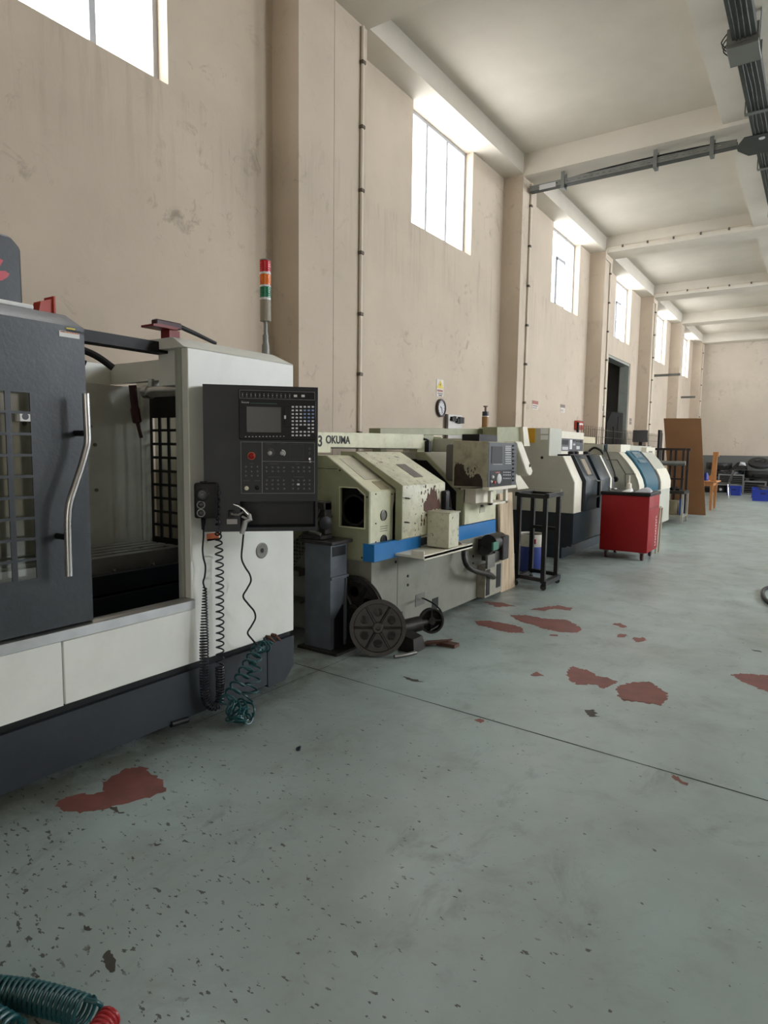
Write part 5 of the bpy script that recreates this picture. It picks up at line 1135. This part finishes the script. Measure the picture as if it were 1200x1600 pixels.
B().prism([(ym-.008, z0+h*.62), (ym+.02, z0+h*.68), (ym+.002, z0+h*.7), (ym+.012, z0+h*.82), (ym-.02, z0+h*.68), (ym+.0, z0+h*.66), (ym-.012, z0+h*.52)], 0, XW+.009, XW+.0105).build('bolt_symbol', INK, t)
sign('small white notice with a red heading, first beyond the second pillar', (831.5, 625.5, 840, 640.5), {'bands': [('red_band', .0, .6, 1, 1, RP), ('grey_print', .1, .35, .9, .48, GR), ('grey_print', .1, .12, .8, .22, GR)]})
sign('small faded notice with a grey heading, under the second window beyond the pillar', (875.5, 631.5, 882, 645), {'bands': [('grey_band', .0, .6, 1, 1, GR), ('grey_print', .1, .1, .7, .4, plain('faint print', (176, 166, 154)))]})
sign('narrow pale strip sign fixed on the third pillar beside the tall doorway', (940.5, 632, 943, 644), {'plate': plain('strip white', (220, 214, 204)), 'bands': [('grey_print', .25, .1, .75, .9, GR)]}, X=XP)
sign('grey double sticker on the wall right of the tall doorway', (983.5, 653, 986.5, 664), {'plate': plain('sticker wall grey', (170, 158, 142)), 'bands': [('grey_spot', .1, .56, .9, .96, GR), ('grey_spot', .1, .06, .9, .46, GR)]})
xo_ = -4.12
a, c = at(896, 657, 0, XW), at(906, 672, 0, XW)
ob = thing('alarm_box', 'orange red box with a pale band on the wall above the grey lathe control', 'alarm box', (XW, (a.y+c.y)/2, c.z))
B().box(XW+.001, XW+.09, a.y+.05, c.y-.05, c.z, a.z, .01).build('case', REDO, ob)
B().box(XW+.09, XW+.094, a.y+.1, c.y-.1, c.z+.10, c.z+.14).build('band', WPRINT, ob); B().box(XW+.09, XW+.094, a.y+.12, c.y-.12, c.z+.03, c.z+.05).build('caption', plain('dull orange', (120, 40, 30)), ob); B().box(XW+.09, XW+.094, a.y+.12, c.y-.12, c.z+.17, c.z+.19).build('caption', plain('dull orange', (120, 40, 30)), ob)
# electrical panel under the clock
a, c = at(701, 647, 0, XW+.06), at(721, 703, 0, XW+.06)
ep = thing('switch_panel', 'pale wall panel with black switch gear beside the clock, behind the cream lathe beam', 'electrical panel', (XW, (a.y+c.y)/2, c.z))
B().box(XW+.001, XW+.06, a.y, c.y, c.z, a.z, .004).build('board', plain('panel white', (206, 202, 196)), ep)
for zy, hh in ((656, .05), (691, .02)):
    z = at(710, zy, 0, XW+.06).z; b = B()
    for k in range(5): y = a.y+.05+k*.075; b.box(XW+.06, XW+.1, y, y+R.uniform(.03, .07), z-R.uniform(.3, 1)*hh, z+R.uniform(.3, 1)*hh)
    b.box(XW+.06, XW+.07, a.y+.04, c.y+.02, z-.012, z+.012); b.build('switch_row', BLACK, ep)
B().tube([(XW+.03, a.y-.02, .4), (XW+.03, a.y-.02, a.z)], .015, 6).build('cable_duct', plain('dark brown cable', (70, 62, 56)), ep)  # dark brown tube up the wall beside the panel
a, c = at(673, 682, 0, XW+.12), at(690, 702, 0, XW+.12)
jb = thing('junction_box', 'olive square box on a cream backing behind the end of the cream lathe beam', 'box', (XW, (a.y+c.y)/2, c.z-.1))
B().box(XW+.001, XW+.06, a.y-.1, c.y+.1, c.z-.15, a.z+.02).build('backing', IVORY, jb); B().box(XW+.06, XW+.12, a.y, c.y, c.z, a.z, .01).build('cover', mat('olive box', (126, 128, 88), .5, scale=6), jb)

# ---- conduits with their clips
def conduit(label, y, x, z0, z1, beam=None):
    t = thing('conduit_pipe', label, 'pipe', (x, y, z0), 'wall conduits')
    if beam: z1_ = z1-.12
    else: z1_ = z1
    B().cyl((x+.021, y, z0), (x+.021, y, z1_), .019, seg=10).build('pipe', CONDM, t)
    z = z0+.4
    while z < z1: B().box(x+.001, x+.046, y-.028, y+.028, z-.018, z+.018, .005).build('clip', plain('dark clip', (96, 86, 74), .5, .3), t); z += .62
    if beam:
        yb, xe, zb = beam; B().tube([(x+.016, y, z1-.13), (x+.017, y-.04, z1-.1), (x+.018, yb-.005, z1-.1), (x+.018, yb-.018, z1-.08), (x+.02, yb-.02, zb-.02), (x+.04, yb-.02, zb), (xe, yb-.02, zb)], .013, 8).build('beam_pipe', CONDM, t)
        xx = x+.35
        while xx < xe: B().box(xx-.018, xx+.018, yb-.04, yb-.001, zb-.024, zb+.024, .005).build('clip', plain('dark clip', (96, 86, 74), .5, .3), t); xx += .5
conduit('cream conduit pipe with dark clips down the edge of the double pillar', 5.56, XP, .02, 5.72)
conduit('cream conduit pipe down the second pillar, below the cable tray end', 10.12, XP, .02, 5.72)
conduit('cream conduit pipe down the third pillar and along its ceiling beam', 14.80, XP, .02, 5.72, (14.45, -1.4, 5.83))
conduit('cream conduit pipe down the fourth pillar and along its ceiling beam', 19.45, XP, .02, 5.72, (19.22, -1.4, 5.83))
conduit('cream conduit pipe with dark clips down the pillar in the far corner', 28.2, XP, .02, 5.72)

# ---- cable trays under the ceiling
ty = thing('cable_tray', 'long dusty cable tray hanging below the lengthwise ceiling beam', 'cable tray', (-.89, 6, 5.54))
TX0, TX1, TZ = -1.0, -.79, 5.55
b = B().box(TX0, TX1, -2, 13.3, TZ, TZ+.012).box(TX0, TX0+.012, -2, 13.3, TZ+.012, TZ+.10).box(TX1-.012, TX1, -2, 13.3, TZ+.012, TZ+.10); b.build('trough', TRAYM, ty)
b = B()
for k in range(4): b.tube([(TX0+.04+k*.04+R.uniform(-.01, .01), y, TZ-.006+R.uniform(-.004, .004)) for y in np.arange(-2, 13.3, .5)], .008, 6)
b.build('cables', plain('dusty cable', (54, 54, 52), .6), ty)
for y in (-.5, 2.2, 4.9, 7.55, 9.1, 10.9, 13.1): B().box(TX0-.03, TX0-.022, y-.03, y+.03, TZ-.03, ZB+.014).box(TX1+.022, TX1+.03, y-.03, y+.03, TZ-.03, ZB+.014).box(TX0-.022, TX1+.022, y-.03, y+.03, TZ-.034, TZ-.024).build('hanger', GALV, ty)
p0 = at(1140, 72, 2, TZ-.05); b = B().box(TX0-.05, TX1+.02, 7.5, 7.86, TZ-.07, TZ-.034, .004).box(TX0-.05, TX1+.02, 7.5, 7.51, TZ-.034, TZ+.12).box(TX0-.05, TX1+.02, 7.85, 7.86, TZ-.07, TZ+.12); lab(b.build('splice_box', plain('splice grey', (120, 120, 114), .5, .3), ty), 'pale grey splice box')
for y in (7.53, 7.6, 7.68): B().tube(smooth_path([(TX0-.05, y, TZ-.04), (TX0-.1, y, TZ+.03), (TX0-.03, y, TZ+.12)], 4), .006, 6).build('bolt', BLACK, ty)
B().box(TX0-.09, TX1+.06, 9.75, 10.35, TZ-.022, TZ-.012).hull([(TX0-.2, 9.98, TZ-.022), (TX0-.2, 10.12, TZ-.022), (TX0-.09, 9.75, TZ-.022), (TX0-.09, 10.35, TZ-.022), (TX0-.2, 9.98, TZ-.012), (TX0-.2, 10.12, TZ-.012), (TX0-.09, 9.75, TZ-.012), (TX0-.09, 10.35, TZ-.012)]).build('tee_plate', plain('dark plate', (54, 56, 54), .5, .3), ty)
B().cyl((-.9, 9.86, TZ-.03), (-.9, 9.86, TZ-.022), .035, seg=16).build('plug', LGREY, ty)
B().box(TX0+.01, TX1+.03, 12.9, 13.32, TZ-.06, TZ-.036).build('end_box', BLACK, ty)
tb_ = thing('branch_cable_tray', 'narrow perforated cable tray running along the ceiling beam to the second pillar', 'cable tray', (-2.5, 10.05, 5.54))
BY = 10.05
b = B().box(-4.08, -1.2, BY-.05, BY+.05, TZ, TZ+.01).box(-4.08, -1.2, BY+.042, BY+.05, TZ+.01, TZ+.09); b.build('trough', TRAYM, tb_)
wall_boxes(b := B(), 1, BY-.05, BY-.044, -4.08, -1.2, TZ+.01, TZ+.09, [(x, x+.045, TZ+.045, TZ+.06) for x in np.arange(-3.95, -1.35, .09)]); b.build('perforated_side', GALV, tb_)
for x in (-3.55, -2.22, -1.5): B().box(x-.025, x+.025, BY-.07, BY-.06, TZ-.05, ZB-.036).box(x-.025, x+.025, BY+.06, BY+.07, TZ-.05, ZB-.036).box(x-.025, x+.025, BY-.06, BY+.06, TZ-.05, TZ-.04).build('hanger', GALV, tb_)
B().box(-3.92, -3.66, BY-.058, BY-.05, TZ+.0, TZ+.07).build('cover_strip', LGREY, tb_)
B().tube(smooth_path([(-4.08, BY, TZ+.05), (-3.0, BY-.02, TZ+.11), (-1.9, BY-.02, TZ+.115), (-1.25, BY, TZ+.1)], 6), .012, 6).build('cable', BLACK, tb_)

# ---- arms on the far pillars, doorway cabinet, mesh fence
for px, y, lb in (((1023, 587, 1063, 584), 21.0, 'horizontal metal arm sticking out below the fifth window'), ((1059, 621, 1080, 620), 25.3, 'short horizontal metal arm on the wall near the far corner')):
    p0_ = at(px[0]+1, px[1], 1, y); p1_ = at(px[2], px[3], 1, y)
    t = thing('wall_bracket', lb, 'bracket', (XW, y, p0_.z))
    B().box(XW+.001, max(p1_.x, XW+.6), y-.03, y+.03, p0_.z-.035, p0_.z+.035).build('arm', GALV, t)
    B().box(XW+.001, XW+.06, y-.08, y+.08, p0_.z-.12, p0_.z+.12).build('mount', plain('brown mount', (96, 78, 62)), t)
tc_ = thing('black_cabinet', 'tall black cabinet with a cut corner standing in the tall doorway', 'cabinet', (-4.3, 17.1, 0))
q0, q1, q2, q3 = at(948.5, 660, 0, -4.3), at(956, 643, 0, -4.3), at(974, 641.5, 0, -4.3), at(974, 690, 0, -4.3)
b = B().prism([(q0.y, 0), (q0.y, q0.z), (q1.y, q1.z), (q2.y, q1.z+.02), (q2.y, 0)], 0, -4.9, -4.3, .01); b.build('body', plain('matt black', (16, 16, 15), .7, 0, .2), tc_)
b = B().box(-4.299, -4.29, q2.y-.5, q2.y-.06, .3, q1.z-.1); b.build('door', plain('black door', (20, 20, 19), .7, 0, .2), tc_)
fe = thing('mesh_fence', 'dark wire mesh fence with posts behind the white lathe and doorway', 'fence', (-4.0, 16.5, 0))
FZ = 2.0
FX = -3.98
for y in (12.6, 15.2, 18.0, 20.6): B().box(FX-.02, FX+.02, y-.02, y+.02, 0, FZ+.06).build('post', BLACK, fe)
WIRE = plain('fence wire', (74, 66, 56), .5, .4)
for ya, yb in ((12.62, 15.18), (15.22, 17.98), (18.02, 20.58)):
    b = B()
    for z in np.arange(.1, FZ+.01, .155): b.box(FX-.004, FX+.004, ya, yb, z-.005, z+.005)
    for y in np.arange(ya+.05, yb, .155): b.box(FX-.004, FX+.004, y-.005, y+.005, .05, FZ+.02)
    b.build('mesh_panel', WIRE, fe)
a, c = at(911, 682, 0, FX+.03), at(929, 693, 0, FX+.03)
b = B().box(FX+.025, FX+.04, max(a.y, 12.6), c.y, c.z, a.z); tag(b.build('fence_sign', plain('cream card', (196, 186, 156))), 'blank cream card hung on the mesh fence beside the grey lathe control', 'sign')
p = at(1032, 672, 0, -3.62); b = B().box(-3.65, -3.6, p.y-.16, p.y+.16, 0, p.z, .006); tag(b.build('black_post', BLACK), 'black flat upright post left of the tall brown board', 'post')

# ================================================================== HEAP OF CAR PARTS AND BLUE CRATES
GLB = mat('glossy black plastic', (22, 23, 25), .28, scale=5, var=.2)
MTB = mat('dusty black plastic', (30, 30, 31), .6, scale=5, var=.2, dirt=.25, dirt_col=(70, 68, 66))
GYB = mat('grey bumper plastic', (112, 114, 112), .4, scale=5, var=.1)
def bumper(loc, rz, tilt, w_, m, kind, label, lip=True):
    t = thing('car_bumper', label, 'bumper', (loc[0], loc[1], loc[2]), 'car parts in the heap')
    n = 18; M = Matrix.Translation(loc) @ Matrix.Rotation(rz, 4, 'Z') @ Matrix.Rotation(tilt, 4, 'Y')
    sec = [(-.03, 0), (.06, .02), (.1, .1), (.09, .2), (.03, .27), (-.05, .28), (-.03, .24), (.04, .2), (.06, .12), (.03, .04)]
    b = B(M); rings = []
    for i in range(n+1):
        u = (i/n-.5)*2; off = -.42*abs(u)**3.2; x = u*w_/2
        rings.append([b.bm.verts.new((x, -(y+off)*1.0, z)) for y, z in sec])
    for i in range(n):
        for k in range(len(sec)): f = b.bm.faces.new((rings[i][k], rings[i+1][k], rings[i+1][(k+1) % len(sec)], rings[i][(k+1) % len(sec)])); f.smooth = True
    b.bm.faces.new(rings[0]); b.bm.faces.new(rings[-1][::-1])
    b.build('skin', m, t)
    if lip:
        b = B(M).box(-w_*.22, w_*.22, -.118, -.1, .06, .16)
        b.build('grille', BLACK, t)
        for s_ in (-1, 1): B(M).lathe((s_*w_*.33, -.07, .12), (0, -1, 0), [(0, .05), (.03, .045), (.035, .02)], 14).build('fog_lamp', LGREY if kind else BLACK, t)
    return t
hp_ = [((-3.45, 27.35, 0), .05, 0, 1.1, MTB, 1, 'dusty black bumper on the floor in the heap, behind the metal chair'),
       ((-2.28, 27.35, 0), -.04, 0, 1.1, GYB, 0, 'grey bumper on the floor in the heap, behind the lone blue crate'),
       ((-1.1, 27.35, 0), .05, 0, 1.1, MTB, 1, 'dusty black bumper on the floor at the open end of the heap'),
       ((-2.9, 27.4, .285), .05, 0, 1.2, GLB, 1, 'glossy black bumper lying across the two bumpers nearest the far corner'),
       ((-1.62, 27.42, .285), -.05, 0, 1.2, GLB, 1, 'glossy black bumper on the second layer of the heap, below the tyre'),
       ((-2.95, 27.5, .57), -.03, 0, 1.1, GLB, 0, 'glossy black bumper with dark lamps on the third layer by the far corner'),
       ((-1.75, 27.5, .57), .05, 0, 1.2, MTB, 0, 'dusty black bumper with dark lamps holding the tyre on the heap'),
       ((-3.25, 27.6, .855), .05, 0, 0.9, MTB, 0, 'black bumper topping the corner end of the heap')]
for a in hp_: bumper(*a)
def grille_panel(loc, rz, w_, h, label):
    t = thing('radiator_grille', label, 'grille', loc, 'radiator grilles in the heap'); M = Matrix.Translation(loc) @ Matrix.Rotation(rz, 4, 'Z') @ Matrix.Rotation(-.18, 4, 'X')
    b = B(M).box(-w_/2, w_/2, -.03, .03, 0, .05).box(-w_/2, w_/2, -.03, .03, h-.05, h).box(-w_/2, -w_/2+.05, -.03, .03, .05, h-.05).box(w_/2-.05, w_/2, -.03, .03, .05, h-.05); b.build('surround', GYB, t)
    b = B(M)
    for k in range(4): b.box(-w_/2+.05, w_/2-.05, -.02, .02, .09+k*(h-.14)/4, .105+k*(h-.14)/4)
    b.build('slats', plain('dark slat', (70, 72, 70), .4), t); B(M).box(-w_/2+.04, w_/2-.04, .022, .03, .04, h-.04).build('backing', BLACK, t)
grille_panel((-2.72, 26.9, .30), .05, .85, .42, 'grey radiator grille standing in the heap above the lone blue crate')
grille_panel((-1.95, 26.75, .003), -.1, .75, .5, 'grey radiator grille leaning low in the heap, right of the lone blue crate')
tp_ = at(1187, 719, 1, 27.7)
ty_ = thing('rubber_tyre', 'black tyre-like round part lying on top of the heap', 'tyre', (tp_.x, 27.8, .86))
B().lathe((tp_.x, 27.8, 1.13), (.12, -.4, 1), [(-.1, .2), (-.11, .3), (-.06, .38), (.03, .39), (.1, .33), (.12, .22), (.08, .17), (0, .18), (-.1, .2)], 32).build('tread', MTB, ty_)
B().lathe((tp_.x, 27.8, 1.13), (.12, -.4, 1), [(.0, .18), (.1, .16), (.13, .08), (.16, .05), (.16, 0)], 24).build('hub', GLB, ty_)
fp = at(1158, 715, 1, 27.7)
dz = -.07
hl_ = thing('head_lamp', 'glossy black lamp housing with a bright lens on top of the heap beside the tyre', 'lamp', (fp.x, 27.7, .9))
B().hull([(fp.x-.35, 27.6, .875), (fp.x+.25, 27.6, .875), (fp.x-.2, 27.9, .88), (fp.x+.2, 27.9, .88), (fp.x-.1, 27.65, 1.15), (fp.x+.2, 27.65, 1.13), (fp.x+.05, 27.85, 1.2)]).build('housing', GLB, hl_)
B().hull([(fp.x-.05, 27.55, 1.03), (fp.x+.2, 27.58, 1.03), (fp.x, 27.6, 1.17), (fp.x+.15, 27.62, 1.15), (fp.x+.07, 27.5, 1.09)]).build('lens', plain('lamp lens', (190, 194, 196), .15), hl_)
def crate(px, y, w_, d, h, label, rz=0):
    p = at(px[0], px[1], 1, y); t = thing('plastic_crate', label, 'crate', (p.x, y, 0), 'blue plastic crates'); x = p.x
    th = .02; b = B().box(x-w_/2, x+w_/2, y-d/2, y+d/2, 0, th).box(x-w_/2, x+w_/2, y-d/2, y-d/2+th, th, h).box(x-w_/2, x+w_/2, y+d/2-th, y+d/2, th, h).box(x-w_/2, x-w_/2+th, y-d/2+th, y+d/2-th, th, h).box(x+w_/2-th, x+w_/2, y-d/2+th, y+d/2-th, th, h); b.build('bin', BLUEP, t)
    b = B().box(x-w_/2-.012, x+w_/2+.012, y-d/2-.014, y-d/2, h-.05, h).box(x-w_/2-.012, x-w_/2, y-d/2, y+d/2, h-.05, h).box(x+w_/2, x+w_/2+.012, y-d/2, y+d/2, h-.05, h); b.build('rim', BLUEP, t)
    B().box(x-.07, x+.07, y-d/2-.003, y-d/2, h-.14, h-.1).build('handle_slot', plain('deep blue', (12, 20, 60)), t)
    return t, x
crate((1148, 755), 26.0, .42, .36, .33, 'lone blue plastic crate standing at the foot of the heap')
t, x1_ = crate((1193, 773), 23.6, .58, .4, .36, 'blue plastic crate on open floor, nearer of the pair')
t, x2_ = crate((1192, 768), 25.0, .62, .4, .36, 'blue plastic crate on open floor just behind another one')
for x, y, z, lb in ((x1_, 23.6, .03, 'dark part lying in the nearer of the paired blue crates'), (x2_, 25.0, .03, 'dark parts piled in the rear one of the paired blue crates')):
    b = B().hull([(x+R.uniform(-.2, .2), y+R.uniform(-.13, .13), z+(R.uniform(0, .08) if i < 6 else R.uniform(.3, .40))) for i in range(14)]); tag(b.build('car_part', MTB), lb, 'part')

# ================================================================== HOSES AND BITS ON THE OPEN FLOOR
hz_ = .040
sp_ = smooth_path([at(x, y, 2, hz_) for x, y in ((-60, 1544), (-10, 1549), (40, 1555), (90, 1567), (135, 1582))], 8)
t = thing('floor_coil_hose', 'dark teal coiled hose with a red end lying on the floor near the camera', 'hose', (sp_[0].x, sp_[0].y, 0))
b = B().tube(coil(sp_, .0335, 24, 16), .0052, 8); b.build('teal_coil', TEALH, t)
e1 = sp_[-1]; b = B().tube(smooth_path([e1+Vector((.0, .0, .036)), at(150, 1566, 2, .07), at(158, 1573, 2, .05), at(150, 1592, 2, .03), at(143, 1606, 2, .03)], 6), .006, 8); b.build('tail', TEALH, t)
rp_ = smooth_path([at(x, y, 2, .04) for x, y in ((174, 1586), (164, 1598), (152, 1615), (138, 1640))], 6)
b = B().tube(coil(rp_, .024, 8, 14), .0068, 8); b.build('red_coil', plain('red hose', (156, 22, 30), .35), t)
sp_ = smooth_path([at(x, y, 2, .042) for x, y in ((-80, 1578), (-45, 1586), (-12, 1598), (20, 1618))], 6)
b = B().tube(coil(sp_, .034, 10, 14), .006, 8); tag(b.build('teal_coil_hose', TEALH), 'second teal coil at the very corner of the floor below the longer one', 'hose')
p = at(466, 1172, 2, 0); b = B().lathe((p.x, p.y, .001), (0, 0, 1), [(0, .011), (.012, .011)], 6).cyl((p.x, p.y, .012), (p.x+.012, p.y+.004, .02), .006, seg=8); tag(b.build('hex_nut', plain('dark bolt', (52, 56, 72), .4, .6)), 'small dark hexagon nut lying alone on the floor before the white machine', 'nut')
pts = [at(1230, 915, 2, .02), at(1206, 917, 2, .02), at(1194, 921, 2, .02), at(1192, 929, 2, .02), at(1198, 939, 2, .02), at(1215, 947, 2, .02), at(1260, 952, 2, .02)]
b = B().tube(smooth_path(pts, 6), .02, 8); tag(b.build('black_hose', BLACK), 'black hose loop lying on the floor at the edge of the aisle', 'hose')
